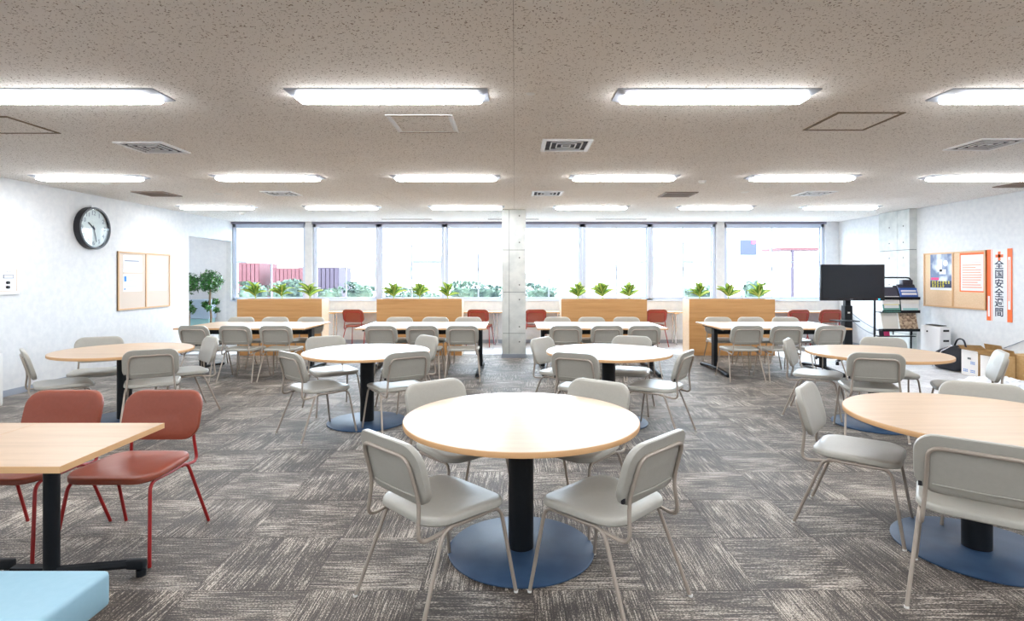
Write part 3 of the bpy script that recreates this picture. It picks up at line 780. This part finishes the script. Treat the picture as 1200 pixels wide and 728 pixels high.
obj('minute_hand', box(BM(), -0.04, 0.20, -0.005, 0.005, 0.061, 0.063, FM @ Matrix.Rotation(math.radians(-75), 4, 'Z')), M['inkdark'], ck)
obj('hub', cyl(BM(), (0,0), 0.014, 0.058, 0.066, 16, mtx=FM), M['inkdark'], ck)
obj('glass_cover', cyl(BM(), (0,0), 0.272, 0.080, 0.082, 64, mtx=FM), M['glass'], ck)
obj('hanging_hook', cyl(BM(), (0, 0.31), 0.018, 0.0, 0.04, 12, mtx=FM), M['white'], ck)

nb_ = thing('notice_board', 'oak-framed double notice board with four papers on the left wall', 'notice board', (XL, 9.25, 0.91))
obj('panel', box(BM(), XL, XL+0.012, 8.6, 9.9, 0.912, 1.828), M['corkpale'], nb_)
b = BM()
for y in (8.6, 9.245, 9.875): box(b, XL, XL+0.024, y, y+0.025, 0.912, 1.828)
for z in (0.912, 1.803): box(b, XL, XL+0.024, 8.625, 9.245, z, z+0.025); box(b, XL, XL+0.024, 9.27, 9.875, z, z+0.025)
obj('frame', b, M['boardframe'], nb_)
k = 0
for ya, yb_ in ((8.72, 9.16), (9.35, 9.82)):
    for za, zb in ((1.20, 1.475), (1.505, 1.775)):
        lab = ['white paper with a blue strip, lower left on the left notice board', 'white paper with a grey line, upper left on the left notice board', 'white paper, lower right on the left notice board', 'white paper, upper right on the left notice board'][k]; k += 1
        p = thing('paper_sheet', lab, 'paper', (XL+0.012, (ya+yb_)/2, za), 'papers on the left notice board')
        obj('sheet', box(BM(), XL+0.0125, XL+0.014, ya, yb_, za, zb), M['paper'], p)
        l = BM(); rnd = random.Random(k)
        for q in range(7):
            z = zb-0.03-q*(zb-za-0.05)/7; box(l, XL+0.014, XL+0.0145, ya+0.03, yb_-0.03-rnd.random()*0.15, z-0.002, z+0.002)
        obj('ruled_lines', l, M['ink'], p)
        if k == 1:
            obj('blue_strip', box(BM(), XL+0.0145, XL+0.015, ya+0.02, ya+0.07, za+0.16, za+0.24), M['inkblue'], p)
            obj('blue_mark', box(BM(), XL+0.0145, XL+0.015, ya+0.02, ya+0.05, za+0.03, za+0.05), M['inkblue'], p)
        if k == 2: obj('grey_bar', box(BM(), XL+0.0145, XL+0.0155, ya+0.03, yb_-0.08, zb-0.10, zb-0.08), M['ink'], p)

cp = thing('control_panel', 'white control panel with display and two black knobs on the left wall', 'control panel', (XL, 6.6, 1.22))
obj('plate', rbox(BM(), XL, XL+0.02, 6.28, 6.89, 1.22, 1.565, 0.004, 1), M['white'], cp)
b = BM(); t = 0.004
for z in (1.26, 1.52): box(b, XL+0.02, XL+0.022, 6.32, 6.845, z, z+t)
for y in (6.32, 6.841): box(b, XL+0.02, XL+0.022, y, y+t, 1.26, 1.52)
obj('outline', b, M['boardframe'], cp)
obj('display', box(BM(), XL+0.02, XL+0.024, 6.665, 6.80, 1.415, 1.462), M['ink'], cp)
obj('display_window', box(BM(), XL+0.024, XL+0.025, 6.675, 6.79, 1.423, 1.454), M['paper'], cp)
for z in (1.365, 1.31): obj('knob', cyl(BM(), (0,0), 0.018, 0, 0.02, 16, mtx=frame_left(XL+0.02, 6.72, z)), M['black'], cp)
b = BM(); box(b, XL+0.02, XL+0.021, 6.71, 6.73, 1.49, 1.497); box(b, XL+0.02, XL+0.021, 6.75, 6.765, 1.49, 1.497); obj('print', b, M['ink'], cp)

wc = thing('low_cabinet', 'low white cabinet against the left wall at the picture edge', 'cabinet', (-5.9, 5.95, 0))
obj('body', box(BM(), XL+0.01, -5.72, 5.5, 6.26, 0, 0.58), M['white'], wc)
obj('door', box(BM(), -5.72, -5.705, 5.52, 6.25, 0.02, 0.56), M['white'], wc)

# ------------------------------------------------------------------ alcove topiaries
def topiary(x, y, zc, rad, label, seed):
    rnd = random.Random(seed)
    r = thing('topiary_tree', label, 'plant', (x, y, 0), 'topiary plants in the alcove')
    obj('pot', cyl(BM(), (x, y), 0.12, 0, 0.25, 20, 0.15), M['white'], r)
    obj('trunk', tube(BM(), [(x, y, 0.22), (x+0.015, y, 0.6), (x-0.01, y, 0.9), (x, y, zc)], 0.022, 8), M['stem'], r)
    f = BM()
    def clump(c, R, n):
        for _ in range(n):
            d = Vector((rnd.gauss(0,1), rnd.gauss(0,1), rnd.gauss(0,1))).normalized(); p = Vector(c)+d*R*rnd.uniform(0.55, 1.05)
            u = (d.orthogonal()*0.6+Vector((rnd.uniform(-1,1), rnd.uniform(-1,1), rnd.uniform(-1,1)))).normalized(); w = (u.cross(d)+d*rnd.uniform(-0.5,0.5)).normalized()
            s = rnd.uniform(0.032, 0.055)
            vs_ = [f.verts.new(p-u*s), f.verts.new(p+w*s*0.5), f.verts.new(p+u*s+d*0.01), f.verts.new(p-w*s*0.5)]
            f.faces.new(vs_[:3]); f.faces.new((vs_[0], vs_[2], vs_[3]))
    clump((x, y, zc), rad, 420)
    for k in range(4): clump((x+0.11*math.cos(k*1.9+seed), y+0.1*math.sin(k*1.9+seed), zc-0.42-0.05*k), 0.07, 32)
    stuffpart(obj('foliage', f, M['topiary'], r))
topiary(-6.24, 11.5, 1.33, 0.23, 'ball-headed leafy topiary in the left alcove, right one of two', 1)
topiary(-6.66, 11.45, 1.30, 0.22, 'ball-headed leafy topiary in the left alcove, left one of two', 2)
bb = thing('pale_blue_box', 'pale blue and teal box standing behind the alcove plants', 'box', (-6.7, 11.85, 0))
obj('upper_body', rbox(BM(), -6.88, -6.40, 11.75, 12.05, 0.55, 0.95, 0.02), M['paleblue'], bb)
obj('lower_body', rbox(BM(), -6.86, -6.42, 11.77, 12.04, 0.0, 0.55, 0.02), M['tealpl'], bb)

# ------------------------------------------------------------------ television on stand
tv = thing('television', 'black flat television on a stand in front of the right window', 'television', (5.58, 9.25, 1.0))
obj('bezel', rbox(BM(), 5.055, 6.110, 9.25, 9.30, 1.039, 1.637, 0.008), M['tvblack'], tv)
obj('screen', box(BM(), 5.073, 6.092, 9.244, 9.252, 1.09, 1.623), M['screen'], tv)
b = BM(); text_mesh(b, '▬▬', frame_front(5.56, 9.248, 1.064), 0.025); 
if len(b.verts) == 0: box(b, 5.53, 5.59, 9.248, 9.25, 1.060, 1.068)
obj('badge', b, M['ink'], tv)
obj('blue_light', box(BM(), 6.00, 6.028, 9.244, 9.251, 1.057, 1.072), M['cyan'], tv)
obj('red_light', box(BM(), 5.965, 5.985, 9.244, 9.251, 1.057, 1.072), M['redled'], tv)
obj('back_cover', rbox(BM(), 5.25, 5.92, 9.30, 9.36, 1.12, 1.54, 0.01), M['tvblack'], tv)
ts = thing('television_stand', 'black pole stand with small tray carrying the television', 'stand', (5.59, 9.43, 0))
obj('pole', rbox(BM(), 5.545, 5.635, 9.39, 9.47, 0.05, 1.30, 0.006, 1), M['black'], ts)
obj('sleeve', rbox(BM(), 5.525, 5.655, 9.375, 9.485, 0.05, 0.95, 0.006, 1), M['black'], ts)
obj('label_plate', box(BM(), 5.57, 5.61, 9.372, 9.376, 0.82, 0.845), M['offwhite'], ts)
tr_ = obj('tray', box(BM(), 5.27, 5.61, 9.10, 9.39, 0.70, 0.715), M['black'], ts)
obj('bracket', box(BM(), 5.44, 5.74, 9.36, 9.40, 1.15, 1.35), M['black'], ts)
for s in (-1, 1):
    obj('foot', tube(BM(), [(5.59+s*0.35, 9.1, 0.035), (5.59+s*0.30, 9.2, 0.05), (5.59+s*0.05, 9.42, 0.06)], 0.022, 8), M['black'], ts)
    obj('foot', tube(BM(), [(5.59+s*0.35, 9.75, 0.035), (5.59+s*0.30, 9.66, 0.05), (5.59+s*0.05, 9.45, 0.06)], 0.022, 8), M['black'], ts)
    for yy in (9.1, 9.75): obj('caster', cyl(BM(), (5.59+s*0.35, yy), 0.025, 0, 0.03, 12), M['black'], ts)
for k, (p, q, sag) in enumerate((((5.66,9.6,0.92), (6.82,10.1,0.42), 0.20), ((5.66,9.6,0.80), (6.82,10.2,0.34), 0.22))):
    P = []
    for i in range(13):
        t = i/12; P.append((p[0]+(q[0]-p[0])*t, p[1]+(q[1]-p[1])*t, p[2]+(q[2]-p[2])*t - sag*4*t*(1-t)*0.5))
    tag(obj('cable', tube(BM(), P, 0.006, 6), M['base']), ['grey cable sagging from the television stand to the wall, upper', 'grey cable sagging from the television stand to the wall, lower'][k], 'cable', 'television cables')

# ------------------------------------------------------------------ brochure rack
def RX(px, Y=9.5): return (px-603)*Y/657
def RZ(py, Y=9.5): return 1.44-(py-324)*Y/657
rk = thing('brochure_rack', 'black wire brochure rack full of magazines between television and notice board', 'rack', (6.5, 9.55, 0))
xl, xm, xr = RX(1030), RX(1051.5), RX(1073.5)
b = BM(); tube(b, fillet([(xl, 9.62, 0.02), (xl, 9.62, RZ(325.5)), (xr, 9.62, RZ(325.5)), (xr, 9.62, 0.02)], [0.08, 0.08]), 0.014, 8); obj('frame', b, M['black'], rk)
for x in (xl, xr):
    obj('foot', tube(BM(), [(x, 9.35, 0.015), (x, 9.68, 0.015)], 0.014, 8), M['black'], rk)
for x in (xl, xm, xr): obj('divider_bar', tube(BM(), [(x, 9.60, RZ(393)), (x, 9.60, RZ(335))], 0.010, 8), M['black'], rk)
rows_z = [(337,351), (351,366.5), (366.5,388)]
for zi, (ya, yb_) in enumerate(rows_z):
    z = RZ(yb_)
    for xa, xb in ((xl, xm), (xm, xr)):
        s = BM(); box(s, xa, xb, 9.40, 9.60, z, z+0.012); box(s, xa, xb, 9.40, 9.412, z, z+0.045); obj('shelf', s, M['black'], rk)
obj('shelf', box(BM(), xl, xr, 9.5, 9.6, RZ(395), RZ(394)), M['black'], rk)
obj('back_panel', box(BM(), xm, xr, 9.602, 9.61, RZ(366), RZ(335)), M['black'], rk)
def mag(x0, x1, za, zb, m, label, y=9.43, tilt=0.08, stripe=None, th=0.02):
    o_ = thing('magazine', label, 'magazine', ((x0+x1)/2, y, za), 'magazines in the brochure rack')
    b = BM(); v = []
    for (yy, z) in ((y, za), (y+th, za), (y+th+tilt, zb), (y+tilt, zb)):
        v.append([b.verts.new((x, yy, z)) for x in (x0, x1)])
    for i in range(4): j = (i+1) % 4; b.faces.new((v[i][0], v[i][1], v[j][1], v[j][0]))
    b.faces.new([q[0] for q in v]); b.faces.new([q[1] for q in v])
    obj('cover', b, m, o_)
    if stripe:
        f0, f1, ms = stripe; b = BM(); v = []
        for f in (f0, f1): v += [b.verts.new((x, y+tilt*f-0.002, za+(zb-za)*f)) for x in (x0+0.02, x1-0.02)]
        b.faces.new((v[0], v[1], v[3], v[2])); obj('print_band', b, ms, o_)
g = 0.012
mag(xl+g, xm-g, RZ(350), RZ(336.5), M['bookdark'], 'dark grey folder at the top left of the brochure rack')
mag(xl+g, xm-g, RZ(356.5), RZ(347), M['offwhite'], 'white booklet below the dark folder in the brochure rack', 9.418, 0.02)
mag(xl+g, xm-g, RZ(361), RZ(353), M['bookdark'], 'black and orange magazine in the left column of the rack', 9.41, 0.02, (0.3, 0.7, M['yellow']), 0.008)
mag(xl+g, xm-g, RZ(365.5), RZ(357), M['bookteal'], 'teal and white booklet in the left column of the rack', 9.398, 0.02, (0.55, 0.98, M['paper']), 0.008)
mag(xl+2*g, xm-g, RZ(387), RZ(366), M['bookcream'], 'large cream newspaper at the lower left of the rack', 9.42, 0.08)
mag(xm+g, xr-g, RZ(341), RZ(333.5), M['bookdark'], 'charcoal folder at the top right of the brochure rack', 9.47, 0.06)
mag(xm+g, xr-g, RZ(344), RZ(337.5), M['bookblue'], 'blue booklet, upper one at the right of the rack', 9.45, 0.02, (0.3, 0.6, M['paper']))
mag(xm+g, xr-g, RZ(350), RZ(342), M['bookblue'], 'blue booklet, lower one at the right of the rack', 9.425, 0.02, (0.55, 0.85, M['paper']))
mag(xm+g, xr-g, RZ(356), RZ(347.5), M['offwhite'], 'white leaflet right below the blue booklets in the rack', 9.412, 0.02)
mag(xm+g, xr-g, RZ(366), RZ(353), M['paper'], 'bright white brochure in the middle right pocket', 9.40, 0.03, (0.1, 0.4, M['tealpl']), 0.008)
mag(xm+g, xr-g, RZ(387), RZ(366.5), M['bookbrown'], 'brown patterned magazine at the lower right of the rack', 9.42, 0.08)
mag(xl+0.03, xl+0.10, RZ(394), RZ(386), M['fenceviolet'], 'violet pamphlet on the bottom shelf of the rack', 9.52, 0.02)
mag(xl+0.11, xl+0.20, RZ(394), RZ(385), M['pink'], 'magenta pamphlet on the bottom shelf of the rack', 9.52, 0.02)
tag(obj('tissue_box', rbox(BM(), RX(1058), RX(1070), 9.5, 9.6, RZ(334), RZ(328), 0.008), M['bookdark']), 'small black box lying on top of the brochure rack', 'box')

# ------------------------------------------------------------------ right wall: board, posters, banner
XW = XR
rb = thing('cork_board', 'oak-framed double cork board on the right wall', 'notice board', (XW, 8.94, 0.934))
obj('panel', box(BM(), XW-0.012, XW, 8.31, 9.57, 0.936, 1.83), M['cork'], rb)
b = BM()
for y in (8.31, 8.925, 9.545): box(b, XW-0.024, XW, y, y+0.025, 0.936, 1.83)
for z in (0.936, 1.805): box(b, XW-0.024, XW, 8.335, 8.925, z, z+0.025); box(b, XW-0.024, XW, 8.95, 9.545, z, z+0.025)
obj('frame', b, M['boardframe'], rb)
# local frame for flat prints: origin = lower reading-left corner
def flat(parent, name, F, x0, x1, y0, y1, z, m): return obj(name, box(BM(), x0, x1, y0, y1, z, z+0.0006, F), m, parent)
p1 = thing('poster', 'blue photo poster with yellow lettering on the left half of the cork board', 'poster', (XW-0.012, 9.18, 1.215))
F = frame_right(XW-0.0125, 9.42, 1.215)
flat(p1, 'sheet', F, 0, 0.48, 0, 0.60, 0, M['paper'])
flat(p1, 'photo_area', F, 0.0, 0.48, 0.13, 0.60, 0.001, M['photo'])
flat(p1, 'pink_band', F, 0.02, 0.19, 0.165, 0.205, 0.002, M['pink'])
flat(p1, 'dark_strip', F, 0.0, 0.48, 0.04, 0.15, 0.0018, M['inkdark'])
def cap(parent, name, F, s, x, y, size, m, bold=0.0, z=0.0025, sx=1.0):
    b = BM(); text_mesh(b, s, F @ Matrix.Translation((x, y, z)) @ Matrix.Diagonal((sx,1,1,1)), size, bold, 0.0003)
    return obj(name, b, m, parent)
for yy, n_ in ((0.105, 7), (0.048, 5)):
    b = BM(); r5 = random.Random(n_)
    for q in range(n_):
        x_ = 0.03+q*0.058
        for w_ in range(3): box(b, x_+r5.uniform(0,0.02), x_+r5.uniform(0.03,0.05), yy+w_*0.018, yy+w_*0.018+0.009, 0.0025, 0.003, F)
        box(b, x_+0.018, x_+0.028, yy, yy+0.045, 0.0025, 0.003, F)
    obj('lettering', b, M['yellow'], p1)
b = BM()
rnd = random.Random(5)
lathe(b, [(0.01,0),(0.05,0.0),(0.05,0.0004),(0.01,0.0004)], 20); bmesh.ops.transform(b, matrix=F @ Matrix.Translation((0.33,0.44,0.0021)), verts=b.verts)
box(b, 0.16, 0.26, 0.30, 0.50, 0.002, 0.0024, F); box(b, 0.20, 0.34, 0.26, 0.34, 0.002, 0.0024, F); obj('pale_figure_shapes', b, M['paper'], p1)
p2 = thing('notice_poster', 'white notice with orange border and text on the right half of the cork board', 'poster', (XW-0.012, 8.56, 1.21))
F = frame_right(XW-0.0125, 8.80, 1.20)
flat(p2, 'sheet', F, 0, 0.46, 0, 0.605, 0, M['paper'])
flat(p2, 'border', F, 0, 0.46, 0.57, 0.605, 0.001, M['orange']); flat(p2, 'border', F, 0, 0.46, 0.0, 0.02, 0.001, M['orange']); flat(p2, 'border', F, 0, 0.022, 0.02, 0.57, 0.001, M['orange']); flat(p2, 'border', F, 0.44, 0.46, 0.02, 0.57, 0.001, M['orangepale'])
for q in range(12):
    y = 0.49-q*0.038; flat(p2, 'text_line', F, 0.05+(0.05 if q < 2 else 0), 0.42-rnd.random()*(0.12 if q % 3 == 0 else 0.02), y-(0.003 if q < 2 else 0.010), y+(0.003 if q < 2 else 0.010), 0.001, M['orangepale'])
bn = thing('banner', 'tall orange and white safety banner with vertical lettering on the right wall', 'banner', (XW, 8.1, 0.80))
F = frame_right(XW-0.004, 8.305, 0.79)
W_, H_ = 0.43, 1.045
flat(bn, 'cloth', F, 0, W_, 0, H_, 0, M['paper'])
flat(bn, 'orange_stripe', F, 0, 0.075, 0, H_, 0.001, M['orange']); flat(bn, 'pale_stripe', F, 0.085, 0.10, 0.0, H_, 0.001, M['orangepale'])
flat(bn, 'orange_stripe', F, W_-0.085, W_, 0, H_, 0.001, M['orange']); flat(bn, 'white_stripe', F, W_-0.072, W_-0.03, 0.18, H_-0.12, 0.002, M['paper']); flat(bn, 'white_stripe', F, 0.022, 0.055, 0.06, 0.36, 0.002, M['paper'])
b = BM(); cx_, cy_ = 0.215, H_-0.10; box(b, cx_-0.022, cx_+0.022, cy_-0.065, cy_+0.065, 0.001, 0.002, F); box(b, cx_-0.065, cx_+0.065, cy_-0.022, cy_+0.022, 0.001, 0.002, F); obj('cross_emblem', b, M['orange'], bn)
for k, ch_ in enumerate('全国安全週間'): cap(bn, 'character', F, ch_, 0.212, H_-0.235-k*0.137, 0.138, M['inkdark'], 0.0025, 0.0012, 1.12)
flat(bn, 'pale_inner_stripe', F, W_-0.064, W_-0.042, 0.30, H_-0.16, 0.003, M['orangepale'])

# ------------------------------------------------------------------ right corner clutter
cb = thing('white_cabinet', 'small white metal cabinet below the cork board on the right', 'cabinet', (6.83, 9.1, 0))
obj('body', rbox(BM(), 6.745, 6.93, 8.9, 9.31, 0.0, 0.635, 0.005, 1), M['white'], cb)
obj('front_panel', box(BM(), 6.755, 6.92, 8.893, 8.9, 0.01, 0.625), M['wallgrey'], cb)
obj('lock', cyl(BM(), (0,0), 0.014, 0, 0.01, 12, mtx=frame_right(6.745, 9.16, 0.545)), M['black'], cb)
obj('top_handle', box(BM(), 6.78, 6.90, 8.95, 9.25, 0.645, 0.655), M['black'], cb)
for z in (0.56, 0.40): obj('grille', box(BM(), 6.80, 6.89, 8.889, 8.893, z, z+0.03), M['tvblack'], cb)
for k in range(5): obj('slot', box(BM(), 6.815+k*0.018, 6.82+k*0.018, 8.889, 8.893, 0.08, 0.24), M['ink'], cb)

bgo = thing('black_bag', 'black fabric bag with a carry handle slumped by the right wall', 'bag', (6.72, 8.62, 0))
def ball(b, c, s, seg=20, rings=12, pw=1.0):
    V = []
    for i in range(rings+1):
        ph = -PI/2+PI*i/rings; V.append([b.verts.new((c[0]+s[0]*math.copysign(abs(math.cos(ph))**pw, 1)*math.cos(2*PI*k/seg), c[1]+s[1]*abs(math.cos(ph))**pw*math.sin(2*PI*k/seg), c[2]+s[2]*math.copysign(abs(math.sin(ph))**pw, math.sin(ph)))) for k in range(seg)])
    for p, q in zip(V, V[1:]):
        for k in range(seg): j = (k+1) % seg; b.faces.new((p[k], p[j], q[j], q[k]))
b = BM(); ball(b, (6.70, 8.62, 0.20), (0.14, 0.30, 0.20), pw=0.6); bmesh.ops.remove_doubles(b, verts=b.verts, dist=1e-5)
for v in b.verts: v.co.z *= 1.0-0.35*max(0, (v.co.y-8.5)/0.4); v.co.x += 0.015*math.sin(v.co.z*30+v.co.y*14)
obj('body', b, M['bag'], bgo)
obj('handle', tube(BM(), fillet([(6.70, 8.32, 0.38), (6.70, 8.36, 0.50), (6.70, 8.48, 0.50), (6.70, 8.54, 0.38)], [0.06, 0.06]), 0.012, 8), M['bag'], bgo)
obj('strap', tube(BM(), [(6.62, 8.88, 0.02), (6.56, 8.80, 0.05), (6.55, 8.6, 0.3), (6.6, 8.45, 0.40)], 0.012, 8), M['chrome'], bgo)

def carton(x0, x1, y0, y1, h, label, white_side, name='cardboard_box', flaps=True):
    r = thing(name, label, 'box', ((x0+x1)/2, (y0+y1)/2, 0), 'cardboard boxes by the right wall')
    t = 0.006; b = BM()
    box(b, x0, x1, y0, y0+t, 0, h); box(b, x0, x1, y1-t, y1, 0, h); box(b, x0, x0+t, y0+t, y1-t, 0, h); box(b, x1-t, x1, y0+t, y1-t, 0, h); box(b, x0+t, x1-t, y0+t, y1-t, 0, t)
    obj('walls', b, M['card'], r)
    if white_side: obj('white_face', box(BM(), x0-0.002, x0, y0+0.003, y1-0.003, 0.003, h-0.003), M['cardwhite'], r)
    if flaps:
        f = BM(); v = [f.verts.new(p) for p in ((x0, y0, h), (x0, y1, h), (x0-0.05, y1+0.02, h+0.02), (x0-0.05, y0, h+0.02))]; f.faces.new(v)
        v = [f.verts.new(p) for p in ((x1, y0, h), (x1, y1, h), (x1-0.02, y1, h+0.08), (x1-0.02, y0, h+0.08))]; f.faces.new(v)
        v = [f.verts.new(p) for p in ((x0, y1, h), (x1, y1, h), (x1, y1+0.08, h+0.04), (x0, y1+0.08, h+0.05))]; f.faces.new(v)
        bmesh.ops.solidify(f, geom=f.faces[:], thickness=0.005); obj('flap', f, M['card'], r)
    return r
c1 = carton(6.60, 6.95, 7.98, 8.28, 0.37, 'open cardboard box with white printed side and hand hole', True)
F = frame_right(6.5975, 8.28, 0)
obj('hand_hole', box(BM(), 0.115, 0.175, 0.235, 0.262, 0, 0.002, F), M['hole'], c1)
for a, z in ((0.04, 0.05), (0.17, 0.05), (0.17, 0.17)):
    b = BM()
    for q in range(3):
        for w_ in range(2): box(b, a+q*0.028, a+q*0.028+0.018, z+w_*0.024, z+w_*0.024+0.013, 0, 0.001, F)
    obj('blue_print', b, M['inkblue'], c1)
c2 = carton(6.43, 6.70, 7.50, 7.74, 0.36, 'cardboard box with plain white side beside the slumped sheeting', True)
c3 = carton(6.72, 6.97, 7.40, 7.66, 0.38, 'brown cardboard box with red print nearest the right picture edge', False, flaps=False)
F = frame_front(6.72, 7.399, 0)
obj('lid', box(BM(), 6.72, 6.97, 7.40, 7.66, 0.38, 0.386), M['card'], c3)
obj('red_print', box(BM(), 0.17, 0.19, 0.18, 0.33, 0, 0.001, F), M['pink'], c3); obj('red_print', box(BM(), 0.16, 0.20, 0.06, 0.10, 0, 0.001, F), M['pink'], c3)
obj('seam_line', box(BM(), 0.0, 0.25, 0.158, 0.162, 0, 0.001, F), M['joint'], c3)
# crumpled plastic sheet
b = BM(); N = 22; G = []
rnd = random.Random(9)
for i in range(N):
    rowv = []
    for j in range(N):
        u, v = i/(N-1), j/(N-1); e = math.sin(PI*u)*math.sin(PI*v)
        rowv.append(b.verts.new((5.75+u*0.9+rnd.uniform(-0.02,0.02), 6.95+v*0.55+rnd.uniform(-0.02,0.02), 0.012+e**0.5*0.10+rnd.uniform(0,0.05)*e**0.3)))
    G.append(rowv)
for i in range(N-1):
    for j in range(N-1): b.faces.new((G[i][j], G[i+1][j], G[i+1][j+1], G[i][j+1]))
tag(obj('plastic_sheet', b, M['plastic']), 'crumpled white plastic sheeting on the floor in front of the boxes', 'plastic sheet')
tag(obj('wall_cable', tube(BM(), [(6.97, 7.98, 0.42), (6.975, 7.7, 0.55), (6.98, 7.3, 0.66), (6.985, 6.9, 0.72)], 0.006, 6), M['ink']), 'grey cable rising along the right wall at the picture edge', 'cable')
tag(obj('leaning_board', box(BM(), 6.90, 6.93, 6.7, 7.35, 0.0, 0.62), M['white']), 'plain white board leaning on the right wall at the picture edge', 'board')

# ------------------------------------------------------------------ outside the windows
struct('ground', box(BM(), -120, 120, YB+0.25, 300, -0.4, -0.1), M['ground'])
def hedge(xa, xb, y, z1, label, seed):
    rnd = random.Random(seed); b = BM(); n = int((xb-xa)*(z1+0.1)*600)
    for _ in range(n):
        c = Vector((rnd.uniform(xa, xb), y+rnd.uniform(-0.35, 0.35), rnd.uniform(-0.1, z1)*1.0))
        c.z = -0.1+(z1+0.1)*(1-rnd.random()**1.6*0.9) if rnd.random() < 0.5 else c.z
        c.z += 0.08*math.sin(c.x*3.1+seed)
        u = Vector((rnd.gauss(0,1), rnd.gauss(0,1), rnd.gauss(0,1))).normalized(); w = u.orthogonal().normalized(); s = rnd.uniform(0.035, 0.08)
        v = [b.verts.new(c-u*s), b.verts.new(c+w*s*0.6), b.verts.new(c+u*s), b.verts.new(c-w*s*0.6)]; b.faces.new(v)
    r = thing('hedge', label, 'hedge', ((xa+xb)/2, y, -0.1), 'hedges outside the windows')
    stuffpart(obj('foliage', b, M['hedge'], r))
    obj('core', rbox(BM(), xa+0.05, xb-0.05, y-0.22, y+0.22, -0.1, z1-0.12, 0.1), M['hedge'], r)
def PX(px, Y): return (px-603)*Y/657
def PZ(py, Y): return 1.44-(py-324)*Y/657
for k, (a, c, t, lab) in enumerate(((281,313,331,'pale green hedge outside the leftmost window pane'), (320,356,329,'pale green hedge outside the left window, right pane'), (372,402,335,'low hedge outside the second window'), (407,438,332,'hedge outside the window right of the first oak divider'), (452,515,339,'low hedge outside the window behind the second divider'),
                                   (528,588,331,'dense hedge outside the window just left of the pillar'), (616,652,333,'dense hedge outside the window just right of the pillar'), (800,834,333,'hedge outside the window above the fourth divider'), (872,892,325,'light shrub outside the rightmost window'))):
    hedge(PX(a, 16), PX(c, 16), 16, PZ(t, 16)-0.05, lab, k+1)
def container(a, c, t, Y, m, label, ribs=10):
    x0, x1 = PX(a, Y), PX(c, Y); z1 = PZ(t, Y)
    r = thing('shipping_container', label, 'container', ((x0+x1)/2, Y+1.5, -0.1), 'containers in the yard outside')
    obj('body', box(BM(), x0, x1, Y, Y+3, -0.1, z1), m, r)
    for k in range(ribs): x = x0+(k+0.5)*(x1-x0)/ribs; obj('rib', box(BM(), x-0.12, x+0.12, Y-0.1, Y, 0, z1-0.1), m, r)
container(280, 304, 308, 40, M['fencered'], 'pinkish red container outside the left window, left pane', 5)
container(305, 312, 314, 44.5, M['fenceviolet'], 'narrow violet grey container between the red ones outside', 2)
container(319, 356, 314, 40, M['fencered'], 'long pinkish red container outside the left window, right pane', 8)
container(372, 397, 313, 40, M['fenceviolet'], 'violet grey container outside the second window', 5)
bd = thing('office_building', 'white building with a blue window beyond the rightmost window', 'building', (PX(890,45), 47, -0.1))
obj('walls', box(BM(), PX(845,45), PX(915,45), 45, 52, -0.1, PZ(270,45)), M['building'], bd)
obj('window', box(BM(), PX(867,45), PX(886,45), 44.9, 45, PZ(299,45), PZ(281,45)), M['signblue'], bd)
obj('notice', box(BM(), PX(880,45), PX(884,45), 44.85, 44.9, PZ(286,45), PZ(282,45)), M['pink'], bd)
sh = thing('open_shed', 'open shed roof on a post beyond the rightmost window', 'shed', (PX(940,38), 39, -0.1))
obj('roof', box(BM(), PX(915,38), PX(975,38), 38, 41, PZ(293,38), PZ(290,38)), M['fencered'], sh)
obj('post', box(BM(), PX(928,38), PX(930.5,38), 38, 38.15, -0.1, PZ(293,38)), M['fenceviolet'], sh)
hl = BM(); nx = 60; V = []
for i in range(nx):
    x = -330+i*11; V.append((hl.verts.new((x, 420, -5)), hl.verts.new((x, 460, 14+10*math.sin(i*0.33)+6*math.sin(i*0.9+1))), hl.verts.new((x, 560, -5))))
for p, q in zip(V, V[1:]):
    for k in range(2): hl.faces.new((p[k], q[k], q[k+1], p[k+1]))
struct('hills', hl, M['hill'])
